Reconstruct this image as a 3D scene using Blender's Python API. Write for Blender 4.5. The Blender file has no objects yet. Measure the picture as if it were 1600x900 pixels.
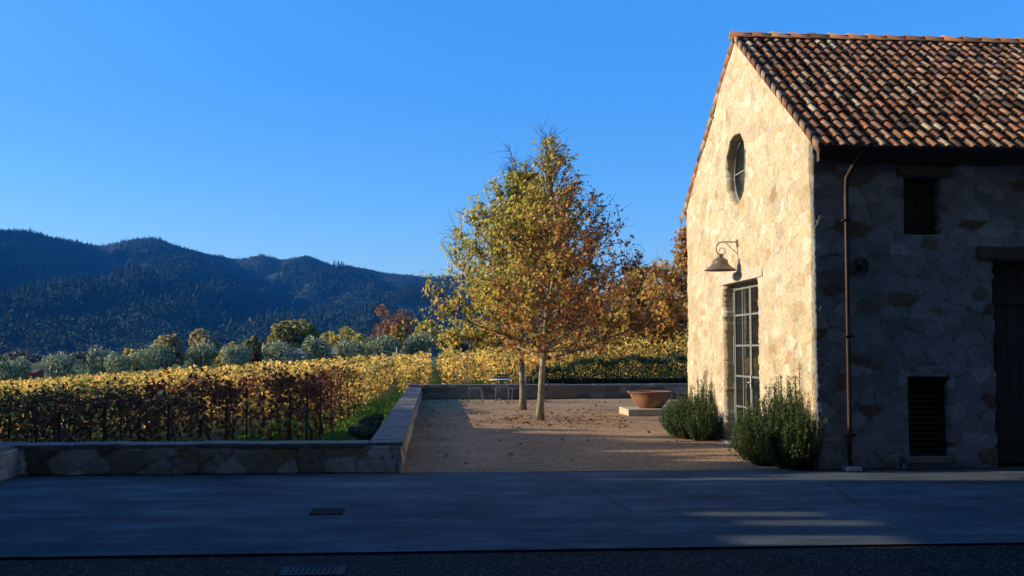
import bpy, bmesh, math, random
import numpy as np
from mathutils import Vector, Matrix

R = math.radians
sc = bpy.context.scene
COL = sc.collection
rng = np.random.default_rng(7)
random.seed(7)

# ------------------------------------------------------------------ camera, sky, sun, exposure
SUN_EL, SUN_AZ = 18.0, 275.0            # azimuth clockwise from +Y (left of frame, a little beyond the building)
cam = bpy.data.cameras.new('camera')
camo = bpy.data.objects.new('camera', cam)
COL.objects.link(camo)
camo.location = (0, 0, 1.6)
camo.rotation_euler = (R(90 + 3.398), 0, R(-4.282))
cam.sensor_width = 36.0
cam.lens = 36.0
cam.clip_start = 0.1
cam.clip_end = 12000
sc.camera = camo

world = bpy.data.worlds.new("World")
sc.world = world
world.use_nodes = True
wn = world.node_tree
sky = wn.nodes.new('ShaderNodeTexSky')
sky.sky_type = 'NISHITA'
sky.sun_disc = False
sky.sun_elevation = R(SUN_EL)
sky.sun_rotation = R(SUN_AZ)
sky.altitude = 100
sky.air_density = 1.0
sky.dust_density = 1.1
sky.ozone_density = 5.5
hsv = wn.nodes.new('ShaderNodeHueSaturation')
hsv.inputs['Saturation'].default_value = 1.18
wn.links.new(sky.outputs[0], hsv.inputs['Color'])
bg = wn.nodes['Background']
bg.inputs[1].default_value = 0.15
wn.links.new(hsv.outputs[0], bg.inputs[0])

sun = bpy.data.lights.new('sun', 'SUN')
sun.energy = 4.9
sun.angle = R(0.55)
sun.color = (1.0, 0.83, 0.56)
suno = bpy.data.objects.new('sun', sun)
COL.objects.link(suno)
_e, _a = R(SUN_EL), R(SUN_AZ)
SUNV = Vector((math.sin(_a) * math.cos(_e), math.cos(_a) * math.cos(_e), math.sin(_e)))
suno.rotation_euler = SUNV.to_track_quat('Z', 'Y').to_euler()
suno.location = (-20, 0, 30)

sc.view_settings.view_transform = 'Standard'
sc.view_settings.look = 'None'
sc.view_settings.exposure = 1.06
sc.view_settings.gamma = 1.0

# ------------------------------------------------------------------ helpers
def tag(o, label=None, cat=None, group=None, kind=None):
    if label: o['label'] = label
    if cat: o['category'] = cat
    if group: o['group'] = group
    if kind: o['kind'] = kind
    return o

def empty(name, loc=(0, 0, 0), rz=0.0):
    o = bpy.data.objects.new(name, None)
    o.empty_display_size = 0.2
    o.location = loc
    o.rotation_euler = (0, 0, rz)
    COL.objects.link(o)
    return o

def link(name, me, m, parent=None, smooth=False):
    o = bpy.data.objects.new(name, me)
    COL.objects.link(o)
    if m is not None:
        me.materials.append(m)
    if parent is not None:
        o.parent = parent
    if smooth:
        me.polygons.foreach_set('use_smooth', [True] * len(me.polygons))
    return o

def mesh_np(name, V, F, C=None, smooth=False):
    """V (n,3); F (m,k) faces all of k corners; C (n,3) point colours."""
    V = np.asarray(V, dtype=np.float32)
    F = np.asarray(F, dtype=np.int32)
    me = bpy.data.meshes.new(name)
    n, (m, k) = len(V), F.shape
    me.vertices.add(n)
    me.vertices.foreach_set('co', V.ravel())
    me.loops.add(m * k)
    me.loops.foreach_set('vertex_index', F.ravel())
    me.polygons.add(m)
    me.polygons.foreach_set('loop_start', np.arange(0, m * k, k, dtype=np.int32))
    me.polygons.foreach_set('loop_total', np.full(m, k, dtype=np.int32))
    me.update(calc_edges=True)
    if C is not None:
        at = me.attributes.new('Col', 'FLOAT_COLOR', 'POINT')
        c4 = np.ones((n, 4), dtype=np.float32)
        c4[:, :3] = C
        at.data.foreach_set('color', c4.ravel())
    if smooth:
        me.polygons.foreach_set('use_smooth', np.ones(m, dtype=bool))
    return me

class MB:
    """collects boxes, tubes, lathes and prisms into one mesh"""
    def __init__(s):
        s.v, s.f = [], []
    def add(s, v, f):
        b = len(s.v)
        s.v += [tuple(p) for p in v]
        s.f += [tuple(i + b for i in q) for q in f]
    def box(s, x0, x1, y0, y1, z0, z1, bev=0.0):
        bm = bmesh.new()
        bmesh.ops.create_cube(bm, size=1)
        for v in bm.verts:
            v.co = Vector((x0 + (v.co.x + .5) * (x1 - x0), y0 + (v.co.y + .5) * (y1 - y0), z0 + (v.co.z + .5) * (z1 - z0)))
        if bev > 0:
            bmesh.ops.bevel(bm, geom=list(bm.edges), offset=bev, segments=2, affect='EDGES', profile=.6)
        bm.verts.index_update()
        s.add([v.co[:] for v in bm.verts], [[v.index for v in f.verts] for f in bm.faces])
        bm.free()
        return s
    def tube(s, pts, rad, n=8, cap=True):
        pts = [Vector(p) for p in pts]
        if not hasattr(rad, '__len__'):
            rad = [rad] * len(pts)
        V, F = [], []
        ref = Vector((0.31, 0.77, 0.55)).normalized()
        u = None
        for i, p in enumerate(pts):
            t = (pts[min(i + 1, len(pts) - 1)] - pts[max(i - 1, 0)]).normalized()
            if u is None:
                u = t.cross(ref).normalized()
            else:
                u = (u - t * u.dot(t)).normalized()
            w = t.cross(u)
            for k in range(n):
                a = 2 * math.pi * k / n
                V.append(p + (u * math.cos(a) + w * math.sin(a)) * rad[i])
        for i in range(len(pts) - 1):
            for k in range(n):
                F.append((i * n + k, i * n + (k + 1) % n, (i + 1) * n + (k + 1) % n, (i + 1) * n + k))
        if cap:
            F.append(tuple(range(n))[::-1])
            F.append(tuple((len(pts) - 1) * n + k for k in range(n)))
        s.add(V, F)
        return s
    def lathe(s, prof, c=(0, 0, 0), n=32):
        V, F = [], []
        for r, z in prof:
            for k in range(n):
                a = 2 * math.pi * k / n
                V.append((c[0] + r * math.cos(a), c[1] + r * math.sin(a), c[2] + z))
        for i in range(len(prof) - 1):
            for k in range(n):
                F.append((i * n + k, i * n + (k + 1) % n, (i + 1) * n + (k + 1) % n, (i + 1) * n + k))
        s.add(V, F)
        return s
    def poly(s, pts):
        s.add(pts, [tuple(range(len(pts)))])
        return s
    def build(s, name, m, parent=None, smooth=False):
        me = bpy.data.meshes.new(name)
        me.from_pydata(s.v, [], s.f)
        me.update()
        return link(name, me, m, parent, smooth)

# ------------------------------------------------------------------ materials
def nodes(name):
    m = bpy.data.materials.new(name)
    m.use_nodes = True
    nt = m.node_tree
    return m, nt, nt.nodes['Principled BSDF']

def N(nt, t, **kw):
    n = nt.nodes.new(t)
    for k, v in kw.items():
        if k in n.inputs.keys():
            n.inputs[k].default_value = v
        else:
            setattr(n, k, v)
    return n

def coords(nt, scale=(1, 1, 1), kind='Object'):
    tc = nt.nodes.new('ShaderNodeTexCoord')
    mp = nt.nodes.new('ShaderNodeMapping')
    mp.inputs['Scale'].default_value = scale
    nt.links.new(tc.outputs[kind], mp.inputs[0])
    return mp.outputs[0]

def mul(nt, a, b, fac=1.0):
    x = nt.nodes.new('ShaderNodeMix')
    x.data_type = 'RGBA'
    x.blend_type = 'MULTIPLY'
    x.inputs[0].default_value = fac
    for i, s in ((6, a), (7, b)):
        if hasattr(s, 'links') or hasattr(s, 'is_linked'):
            nt.links.new(s, x.inputs[i])
        else:
            x.inputs[i].default_value = (*s, 1)
    return x.outputs[2]

def ramp(nt, sock, stops):
    r = nt.nodes.new('ShaderNodeValToRGB')
    el = r.color_ramp.elements
    while len(el) < len(stops):
        el.new(.5)
    for e, (p, c) in zip(el, stops):
        e.position = p
        e.color = (*c, 1) if len(c) == 3 else c
    nt.links.new(sock, r.inputs[0])
    return r.outputs[0]

def bump(nt, b, sock, strength, dist):
    bp = nt.nodes.new('ShaderNodeBump')
    bp.inputs['Strength'].default_value = strength
    bp.inputs['Distance'].default_value = dist
    nt.links.new(sock, bp.inputs['Height'])
    nt.links.new(bp.outputs[0], b.inputs['Normal'])

def noise(nt, vec, scale, detail=4, rough=.6):
    n = N(nt, 'ShaderNodeTexNoise', Scale=scale, Detail=detail, Roughness=rough)
    nt.links.new(vec, n.inputs['Vector'])
    return n.outputs['Fac']

def m_flat(name, col, rough=.7, var=.25, nscale=8, bstr=.2, bdist=.01, metal=0, scale=(1, 1, 1), spec=.3, kind='Object'):
    m, nt, b = nodes(name)
    v = coords(nt, scale, kind)
    f = noise(nt, v, nscale)
    g = ramp(nt, f, [(.3, (1 - var,) * 3), (.7, (1 + var,) * 3)])
    nt.links.new(mul(nt, col, g), b.inputs['Base Color'])
    b.inputs['Roughness'].default_value = rough
    b.inputs['Metallic'].default_value = metal
    b.inputs['Specular IOR Level'].default_value = spec
    if bstr:
        bump(nt, b, noise(nt, v, nscale * 3), bstr, bdist)
    return m

def m_attr(name, rough=.8, var=.2, nscale=12, bstr=.3, bdist=.01, spec=.2):
    m, nt, b = nodes(name)
    at = N(nt, 'ShaderNodeAttribute', attribute_name='Col')
    v = coords(nt)
    g = ramp(nt, noise(nt, v, nscale, 6), [(.3, (1 - var,) * 3), (.7, (1 + var,) * 3)])
    nt.links.new(mul(nt, at.outputs['Color'], g), b.inputs['Base Color'])
    b.inputs['Roughness'].default_value = rough
    b.inputs['Specular IOR Level'].default_value = spec
    if bstr:
        bump(nt, b, noise(nt, v, nscale * 2.5, 5), bstr, bdist)
    return m

def m_leaf(name, trans=.35, rough=.55):
    m, nt, b = nodes(name)
    at = N(nt, 'ShaderNodeAttribute', attribute_name='Col')
    nt.links.new(at.outputs['Color'], b.inputs['Base Color'])
    b.inputs['Roughness'].default_value = rough
    b.inputs['Specular IOR Level'].default_value = .25
    tr = nt.nodes.new('ShaderNodeBsdfTranslucent')
    nt.links.new(at.outputs['Color'], tr.inputs[0])
    mx = nt.nodes.new('ShaderNodeMixShader')
    mx.inputs[0].default_value = trans
    nt.links.new(b.outputs[0], mx.inputs[1])
    nt.links.new(tr.outputs[0], mx.inputs[2])
    nt.links.new(mx.outputs[0], nt.nodes['Material Output'].inputs[0])
    return m

def m_ground():
    m, nt, b = nodes('meadow_ground')
    v = coords(nt)
    f = noise(nt, v, .35, 5)
    c = ramp(nt, f, [(.3, (.05, .085, .018)), (.48, (.08, .12, .02)), (.62, (.11, .085, .04))])
    g = ramp(nt, noise(nt, v, 9, 6), [(.25, (.6,) * 3), (.75, (1.4,) * 3)])
    nt.links.new(mul(nt, c, g), b.inputs['Base Color'])
    b.inputs['Roughness'].default_value = .95
    b.inputs['Specular IOR Level'].default_value = .1
    bump(nt, b, noise(nt, v, 14, 6), .8, .06)
    return m

def m_gravel():
    m, nt, b = nodes('pea_gravel')
    v = coords(nt)
    vo = N(nt, 'ShaderNodeTexVoronoi', Scale=48.0)
    nt.links.new(v, vo.inputs['Vector'])
    sep = nt.nodes.new('ShaderNodeSeparateColor')
    nt.links.new(vo.outputs['Color'], sep.inputs[0])
    c = ramp(nt, sep.outputs[0], [(0, (.26, .155, .085)), (.35, (.48, .30, .165)), (.7, (.60, .40, .23)), (1, (.70, .53, .35))])
    g = ramp(nt, noise(nt, v, .9, 5), [(.3, (.78,) * 3), (.7, (1.15,) * 3)])
    g2 = ramp(nt, noise(nt, coords(nt, (.6, 5, 1)), 1.6, 4), [(.35, (.86,) * 3), (.65, (1.1,) * 3)])
    nt.links.new(mul(nt, mul(nt, c, g), g2), b.inputs['Base Color'])
    b.inputs['Roughness'].default_value = .9
    b.inputs['Specular IOR Level'].default_value = .15
    inv = N(nt, 'ShaderNodeMath', operation='MULTIPLY')
    inv.inputs[1].default_value = -1
    nt.links.new(vo.outputs['Distance'], inv.inputs[0])
    add = N(nt, 'ShaderNodeMath', operation='ADD')
    nt.links.new(inv.outputs[0], add.inputs[0])
    nt.links.new(noise(nt, v, 3.0, 4), add.inputs[1])
    bump(nt, b, add.outputs[0], 1.0, .06)
    return m

def m_concrete():
    m, nt, b = nodes('concrete_drive')
    v = coords(nt)
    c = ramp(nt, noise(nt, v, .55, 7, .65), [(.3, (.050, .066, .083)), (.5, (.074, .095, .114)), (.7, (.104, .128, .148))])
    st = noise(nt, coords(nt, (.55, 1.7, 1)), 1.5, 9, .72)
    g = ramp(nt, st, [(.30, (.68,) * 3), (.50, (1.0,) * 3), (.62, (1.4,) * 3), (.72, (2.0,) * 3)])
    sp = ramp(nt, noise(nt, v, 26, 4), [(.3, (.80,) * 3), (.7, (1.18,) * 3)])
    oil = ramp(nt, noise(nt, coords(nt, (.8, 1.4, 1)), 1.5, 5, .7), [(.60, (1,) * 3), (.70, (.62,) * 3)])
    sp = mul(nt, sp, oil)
    # long hairline crack and trowel lines
    w = N(nt, 'ShaderNodeTexVoronoi', feature='DISTANCE_TO_EDGE', Scale=.42)
    nt.links.new(coords(nt, (.5, 1.6, 1)), w.inputs['Vector'])
    cr = ramp(nt, w.outputs['Distance'], [(0, (.72,) * 3), (.004, (.85,) * 3), (.008, (1,) * 3)])
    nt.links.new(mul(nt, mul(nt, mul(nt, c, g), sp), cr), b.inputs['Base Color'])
    b.inputs['Roughness'].default_value = .92
    b.inputs['Specular IOR Level'].default_value = .06
    bump(nt, b, noise(nt, v, 20, 5), .25, .01)
    return m

def m_asphalt():
    m, nt, b = nodes('chip_seal')
    v = coords(nt)
    vo = N(nt, 'ShaderNodeTexVoronoi', Scale=75.0)
    nt.links.new(v, vo.inputs['Vector'])
    sep = nt.nodes.new('ShaderNodeSeparateColor')
    nt.links.new(vo.outputs['Color'], sep.inputs[0])
    c = ramp(nt, sep.outputs[0], [(0, (.014, .014, .014)), (.6, (.034, .033, .032)), (.9, (.08, .077, .074)), (1, (.20, .19, .18))])
    g = ramp(nt, noise(nt, v, 1.3, 5), [(.3, (.75,) * 3), (.7, (1.25,) * 3)])
    nt.links.new(mul(nt, c, g), b.inputs['Base Color'])
    b.inputs['Specular IOR Level'].default_value = .06
    b.inputs['Roughness'].default_value = .85
    inv = N(nt, 'ShaderNodeMath', operation='MULTIPLY')
    inv.inputs[1].default_value = -1
    nt.links.new(vo.outputs['Distance'], inv.inputs[0])
    bump(nt, b, inv.outputs[0], .8, .02)
    return m

def m_tile():
    m, nt, b = nodes('clay_tile')
    at = N(nt, 'ShaderNodeAttribute', attribute_name='Col')
    v = coords(nt)
    g = ramp(nt, noise(nt, v, 7, 6, .7), [(.3, (.62,) * 3), (.7, (1.3,) * 3)])
    lich = ramp(nt, noise(nt, v, 17, 4), [(.60, (1, 1, 1)), (.70, (.55, .5, .42))])
    nt.links.new(mul(nt, mul(nt, at.outputs['Color'], g), lich), b.inputs['Base Color'])
    b.inputs['Roughness'].default_value = .85
    b.inputs['Specular IOR Level'].default_value = .2
    bump(nt, b, noise(nt, v, 40, 5), .3, .01)
    return m

def m_glass():
    m, nt, b = nodes('window_glass')
    b.inputs['Base Color'].default_value = (.012, .015, .018, 1)
    b.inputs['Roughness'].default_value = .03
    b.inputs['IOR'].default_value = 1.62
    v = coords(nt)
    bump(nt, b, noise(nt, v, 2.5, 2), .08, .02)
    return m

def m_wood(name, col):
    m, nt, b = nodes(name)
    v = coords(nt, (9, 9, .8))
    f = noise(nt, v, 3, 6, .65)
    g = ramp(nt, f, [(.3, (.6,) * 3), (.7, (1.35,) * 3)])
    nt.links.new(mul(nt, col, g), b.inputs['Base Color'])
    b.inputs['Roughness'].default_value = .75
    bump(nt, b, f, .35, .01)
    return m

def m_bark():
    m, nt, b = nodes('plane_bark')
    v = coords(nt, (1, 1, .5))
    vo = N(nt, 'ShaderNodeTexVoronoi', Scale=11.0)
    nt.links.new(v, vo.inputs['Vector'])
    sep = nt.nodes.new('ShaderNodeSeparateColor')
    nt.links.new(vo.outputs['Color'], sep.inputs[0])
    c = ramp(nt, sep.outputs[1], [(0, (.13, .10, .07)), (.5, (.24, .19, .13)), (1, (.36, .31, .23))])
    g = ramp(nt, noise(nt, v, 22, 5), [(.3, (.65,) * 3), (.7, (1.25,) * 3)])
    nt.links.new(mul(nt, c, g), b.inputs['Base Color'])
    b.inputs['Roughness'].default_value = .9
    b.inputs['Specular IOR Level'].default_value = .1
    bump(nt, b, noise(nt, v, 30, 5), .6, .02)
    return m

MAT = dict(
    ground=m_ground(), gravel=m_gravel(), concrete=m_concrete(), asphalt=m_asphalt(), tile=m_tile(), glass=m_glass(),
    stone=m_attr('field_stone', .9, .15, 16, .9, .025), lowstone=m_attr('low_wall_stone', .9, .14, 14, .5, .015),
    coping=m_flat('coping_stone', (.19, .175, .155), .9, .35, 5, .4, .02, spec=.08),
    leaf=m_leaf('autumn_leaf', .5), vine=m_leaf('vine_leaf', .58), olive=m_leaf('olive_leaf', .15, .5), needle=m_leaf('needle_leaf', .12, .6),
    forest=m_attr('forest_foliage', .9, .25, .05, 0), bark=m_bark(),
    darkbark=m_flat('dark_bark', (.06, .045, .032), .9, .3, 14, .5, .02),
    iron=m_flat('dark_iron', (.03, .028, .026), .6, .2, 12, .1, .004, 0),
    copper=m_flat('weathered_copper', (.032, .019, .017), .42, .3, 9, .15, .004, .2),
    lamp=m_flat('aged_bronze', (.20, .145, .10), .5, .3, 10, .2, .004, .45),
    steelframe=m_flat('grey_steel_frame', (.20, .215, .205), .5, .12, 20, .05, .002),
    chair=m_flat('green_grey_metal', (.075, .085, .08), .5, .15, 12, .05, .002),
    white=m_flat('painted_metal', (.50, .51, .52), .5, .08, 12, .05, .002),
    wood=m_wood('dark_plank', (.035, .026, .02)), lintelwood=m_wood('lintel_timber', (.075, .055, .04)), shutter=m_wood('dark_shutter', (.02, .019, .019)),
    lintelstone=m_flat('pale_lintel_stone', (.50, .43, .34), .85, .22, 14, .4, .015),
    terracotta=m_flat('terracotta', (.235, .115, .072), .8, .28, 6, .25, .01), plinth=m_flat('plinth_stone', (.46, .39, .28), .85, .2, 7, .35, .01),
    grate=m_flat('cast_grate', (.016, .016, .016), .8, .25, 20, .1, .003, spec=.05), galv=m_flat('galvanised_frame', (.075, .09, .105), .8, .2, 14, .1, .003, 0, spec=.06),
    pit=m_flat('drain_pit', (.008, .008, .008), .9, .1, 4, 0),
    stucco=m_flat('barn_wall', (.32, .28, .22), .9, .2, 3, .3, .02), housewall=m_flat('house_wall', (.24, .21, .18), .9, .1, 3, 0),
    redwall=m_flat('red_wall', (.17, .065, .04), .9, .15, 3, 0), greyroof=m_flat('grey_roof', (.16, .155, .155), .8, .15, 2, 0),
    hill=m_flat('hill_soil', (.012, .028, .018), .95, .4, .02, 0),
    gutter=m_flat('gutter_metal', (.045, .036, .032), .55, .2, 8, .1, .003, .3), block=m_flat('pale_block', (.45, .45, .45), .8, .15, 12, .2, .005),
)

# ------------------------------------------------------------------ ground, road, courtyard, hills
def smooth(a, b, x):
    t = np.clip((x - a) / (b - a), 0, 1)
    return t * t * (3 - 2 * t)

def terrain(X, Y):
    X = np.asarray(X, float); Y = np.asarray(Y, float)
    zt = .066 * np.clip(X, -48, 14)
    far = smooth(95, 260, Y)
    zt = zt * (1 - far) + (-4.2) * far
    left = zt * smooth(-0.9, -1.8, X)
    right = zt * smooth(33.4, 34.6, Y)
    base = np.where(X < 0, np.where(Y < 33.4, left, zt), right)
    # flat under the courtyard, the drive and the building
    inside = (X > -5.3) & (Y < 13.35)
    base = np.where(inside, 0, base)
    return base

def gz(x, y):
    return float(terrain(x, y))

xs = np.unique(np.concatenate([np.arange(-50, 20, .8), [-5.35, -5.25, -.9, -.85], -50 - np.geomspace(2, 3900, 26), 20 + np.geomspace(1, 3900, 26)]))
ys = np.unique(np.concatenate([np.arange(-30, 100, .9), [13.3, 13.4, 33.3, 33.5], -30 - np.geomspace(2, 3000, 14), 100 + np.geomspace(2, 5900, 34)]))
GX, GY = np.meshgrid(xs, ys)
GZ = terrain(GX, GY)
flat = (GX > -5.3) & (GY < 13.5) | (GX > -.85) & (GY < 33.45)
GZ = np.where(flat, -.08, GZ)
GZ = GZ + np.where(flat, 0, .025 * np.sin(GX * 2.7 + GY * .6) * np.cos(GY * 1.9))
nx, ny = len(xs), len(ys)
idx = np.arange(nx * ny).reshape(ny, nx)
F = np.stack([idx[:-1, :-1], idx[:-1, 1:], idx[1:, 1:], idx[1:, :-1]], -1).reshape(-1, 4)
tag(link('ground', mesh_np('ground', np.stack([GX, GY, GZ], -1).reshape(-1, 3), F, None, True), MAT['ground']), kind='structure')

def sheet(name, x0, x1, y0, y1, z, m, jag=0.0):
    b = MB()
    b.box(x0, x1, y0, y1, z - .07, z)
    return tag(b.build(name, m), kind='structure')

sheet('forecourt', -40, 40, -30, 8.245, -.018, MAT['asphalt'])
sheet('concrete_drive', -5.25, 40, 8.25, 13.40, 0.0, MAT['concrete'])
# gravel court: gently uneven sheet
gx = np.linspace(-.5, 12, 90); gy = np.linspace(13.395, 32.6, 120)
A, B = np.meshgrid(gx, gy)
Z = .004 + .012 * np.sin(A * 1.3 + B * .7) * np.sin(B * 1.1) * smooth(13.6, 15, B) + .012 * np.sin(B * 3.4 + .5 * np.sin(A * .9)) * smooth(13.6, 15, B)
Z = np.where((A > 4.7), np.minimum(Z, .006), Z)
i2 = np.arange(A.size).reshape(A.shape)
F = np.stack([i2[:-1, :-1], i2[:-1, 1:], i2[1:, 1:], i2[1:, :-1]], -1).reshape(-1, 4)
tag(link('gravel_court', mesh_np('gravel_court', np.stack([A, B, Z], -1).reshape(-1, 3), F, None, True), MAT['gravel']), kind='structure')

# hills
RIDGE = np.array([(-1.15, .34), (-0.9, .30), (-0.72, .23), (-0.57, .16), (-0.46, .121), (-0.4123, 0.1152), (-0.3899, 0.1135), (-0.3715, 0.1112), (-0.3514, 0.109), (-0.3305, 0.1042), (-0.3144, 0.1028), (-0.3038, 0.1063), (-0.2877, 0.1086), (-0.2691, 0.1072), (-0.2443, 0.1012), (-0.2171, 0.0946), (-0.2068, 0.0947), (-0.1941, 0.0914), (-0.1753, 0.0925), (-0.1674, 0.0937), (-0.1503, 0.0895), (-0.1332, 0.089), (-0.124, 0.0909), (-0.108, 0.0879), (-0.0932, 0.0837), (-0.0853, 0.085), (-0.0655, 0.082), (-0.0494, 0.0783), (-0.0314, 0.0747), (-0.0153, 0.0741), (0.0103, 0.0724), (0.0497, 0.0676), (0.0875, 0.0634), (0.1381, 0.0586), (0.2019, 0.0538), (0.2534, 0.0501), (0.3312, 0.0415), (0.5297, 0.0291), (.8, .02)])  # leftmost unseen peaks are raised to keep sun off the hillside
D0, D1 = 750.0, 2300.0
TREE_H = 15.0
def hill(u, d):
    """height of the hillside seen at lateral slope u and depth d"""
    e = np.interp(u, RIDGE[:, 0], RIDGE[:, 1])
    top = e * D1 + 1.6 - TREE_H * .12
    t = np.clip((d - D0) / (D1 - D0), 0, 1.25)
    x = u * d
    # spurs and gullies running down towards the valley
    def fold(q):
        q = q - np.floor(q)
        return 1 - np.abs(2 * q - 1)
    q1 = x / 330 + d * .00055 + .22 * np.sin(d * .0034 + x * .002)
    q2 = x / 120 - d * .0009 + .25 * np.sin(d * .006 + x * .005)
    g = .68 * fold(q1) ** .8 + .32 * fold(q2)
    side = np.clip(t * (1.02 - t) * 4, 0, 1) ** .7
    h = -4 + (top + 4) * np.where(t <= 1, t ** .92, 1 - (t - 1) * 1.5)
    h = h - (1 - g) * 95 * side * (.35 + .65 * np.minimum(t * 1.6, 1))
    h += 8 * np.sin(x * .023 + d * .012) * np.sin(d * .019 - x * .006) * side
    return np.maximum(h, -5)

us = np.linspace(-1.15, .7, 420); ds = np.linspace(D0 - 40, D1 * 1.22, 170)
U, D = np.meshgrid(us, ds)
HZ = hill(U, D)
i2 = np.arange(U.size).reshape(U.shape)
F = np.stack([i2[:-1, :-1], i2[:-1, 1:], i2[1:, 1:], i2[1:, :-1]], -1).reshape(-1, 4)
tag(link('hills', mesh_np('hills', np.stack([U * D, D, HZ], -1).reshape(-1, 3), F, None, True), MAT['hill']), kind='structure')

# forest on the hills: one uncountable mass
def cone_tree(r):
    """ragged conifer: drooping sprays of foliage round a narrow spire"""
    V, n = [], 26
    for k in range(n):
        t = (k + r.random()) / n
        z = .06 + .90 * t
        w = .21 * (1 - t) ** .8 * r.uniform(.6, 1.25) + .02
        a = r.uniform(0, 6.283); b = a + r.uniform(.5, 1.1)
        V += [(w * .2 * math.cos(a), w * .2 * math.sin(a), z + .16), (w * math.cos(a), w * math.sin(a), z - .03 * r.random()), (w * math.cos(b), w * math.sin(b), z - .05 * r.random())]
    V += [(-.02, 0, .84), (.02, .01, .84), (0, 0, 1.02)]
    return np.array(V), np.arange(len(V)).reshape(-1, 3)

def ball_tree(r):
    """ragged broadleaf: clumps of foliage over an uneven dome"""
    V, n = [], 44
    L = r.uniform(-.26, .26, (4, 3)); L[:, 2] = L[:, 2] * .8 + .5
    for k in range(n):
        v = r.normal(size=3); v[2] = abs(v[2]) * .9 - .15; v /= np.linalg.norm(v)
        c = L[r.integers(0, 4)] + v * r.uniform(.16, .30)
        for q in range(3):
            V.append(c + r.normal(0, .072, 3))
    V = np.array(V); V[:, 2] = np.maximum(V[:, 2], .02)
    return V, np.arange(len(V)).reshape(-1, 3)

fr = np.random.default_rng(21)
protos = [cone_tree(fr) for _ in range(6)] + [ball_tree(fr) for _ in range(6)]
nt_ = 54000
uu = fr.uniform(-.66, .33, nt_)
tt = np.where(fr.random(nt_) < .22, fr.uniform(.84, 1.04, nt_), fr.random(nt_) ** .85)
dd = D0 + (D1 * 1.03 - D0) * tt
hz = hill(uu, dd)
# a patchwork: bare clearings, and stands of one kind
clear = (np.sin(uu * dd * .011 + 2) * np.sin(dd * .006 + uu * 9) > .965)
keep = ~clear
VV, FF, CC, off = [], [], [], 0
stand = np.sin(uu * dd * .006 + 1.1 * np.sin(dd * .004)) + np.sin(dd * .0075 + uu * 7)
for i in np.nonzero(keep)[0]:
    con = stand[i] + fr.normal() * .8 > (-.25 if tt[i] < .82 else .7)
    V, Fs = protos[fr.integers(0, 6) if con else fr.integers(6, 12)]
    h = float(np.clip(fr.lognormal(2.42, .32), 6, 24)) if con else float(np.clip(fr.lognormal(2.05, .28), 4.5, 14))
    a = fr.uniform(0, 6.28)
    ca, sa = math.cos(a), math.sin(a)
    if tt[i] > .8: h *= 1 - .55 * min(1, (tt[i] - .8) / .12)
    wd = h * (fr.uniform(1.15, 1.8) if con else fr.uniform(1.0, 1.5))
    P = np.empty_like(V)
    P[:, 0] = (V[:, 0] * ca - V[:, 1] * sa) * wd + uu[i] * dd[i]
    P[:, 1] = (V[:, 0] * sa + V[:, 1] * ca) * wd + dd[i]
    P[:, 2] = V[:, 2] * h + hz[i] - 1.0
    VV.append(P); FF.append(Fs + off); off += len(V)
    c = np.array((.014, .036, .024)) if con else np.array((.018, .043, .028))
    if not con and fr.random() < .03: c = np.array((.085, .07, .04))
    CC.append(np.repeat((c * fr.uniform(.6, 1.55))[None], len(V), 0))
tag(link('hill_forest', mesh_np('hill_forest', np.concatenate(VV), np.concatenate(FF), np.concatenate(CC)), MAT['forest']),
    'dark wooded hillside of conifers and oaks filling the ridge', 'forest', None, 'stuff')

# ------------------------------------------------------------------ stone relief panels
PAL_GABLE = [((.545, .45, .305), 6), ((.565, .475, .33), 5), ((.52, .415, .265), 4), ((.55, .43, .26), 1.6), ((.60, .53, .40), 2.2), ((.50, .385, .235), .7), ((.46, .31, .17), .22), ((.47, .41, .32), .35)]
PAL_SIDE_SHADED = [((.215, .245, .27), 5), ((.25, .28, .305), 4), ((.185, .205, .225), 3), ((.18, .16, .13), 1.0), ((.15, .115, .08), .4), ((.29, .325, .35), 1.6)]  # gable stone again, with the facade's blue shade put into its colours
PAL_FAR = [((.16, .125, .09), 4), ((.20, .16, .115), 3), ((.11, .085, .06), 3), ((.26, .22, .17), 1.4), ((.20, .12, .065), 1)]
PAL_LOW = [((.40, .36, .30), 4), ((.47, .43, .37), 3), ((.30, .25, .19), 2.4), ((.17, .13, .09), 1.2), ((.58, .56, .52), 1.6), ((.36, .25, .14), .8)]

def wobble(a, b, s):
    return (np.sin(a * 5.1 + b * 3.3 + s) + np.sin(a * 11.7 - b * 7.9 + s * 2.1) * .5 + np.sin(b * 13.3 + a * 2.9 + s * 3.7) * .6) / 2.1

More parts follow.
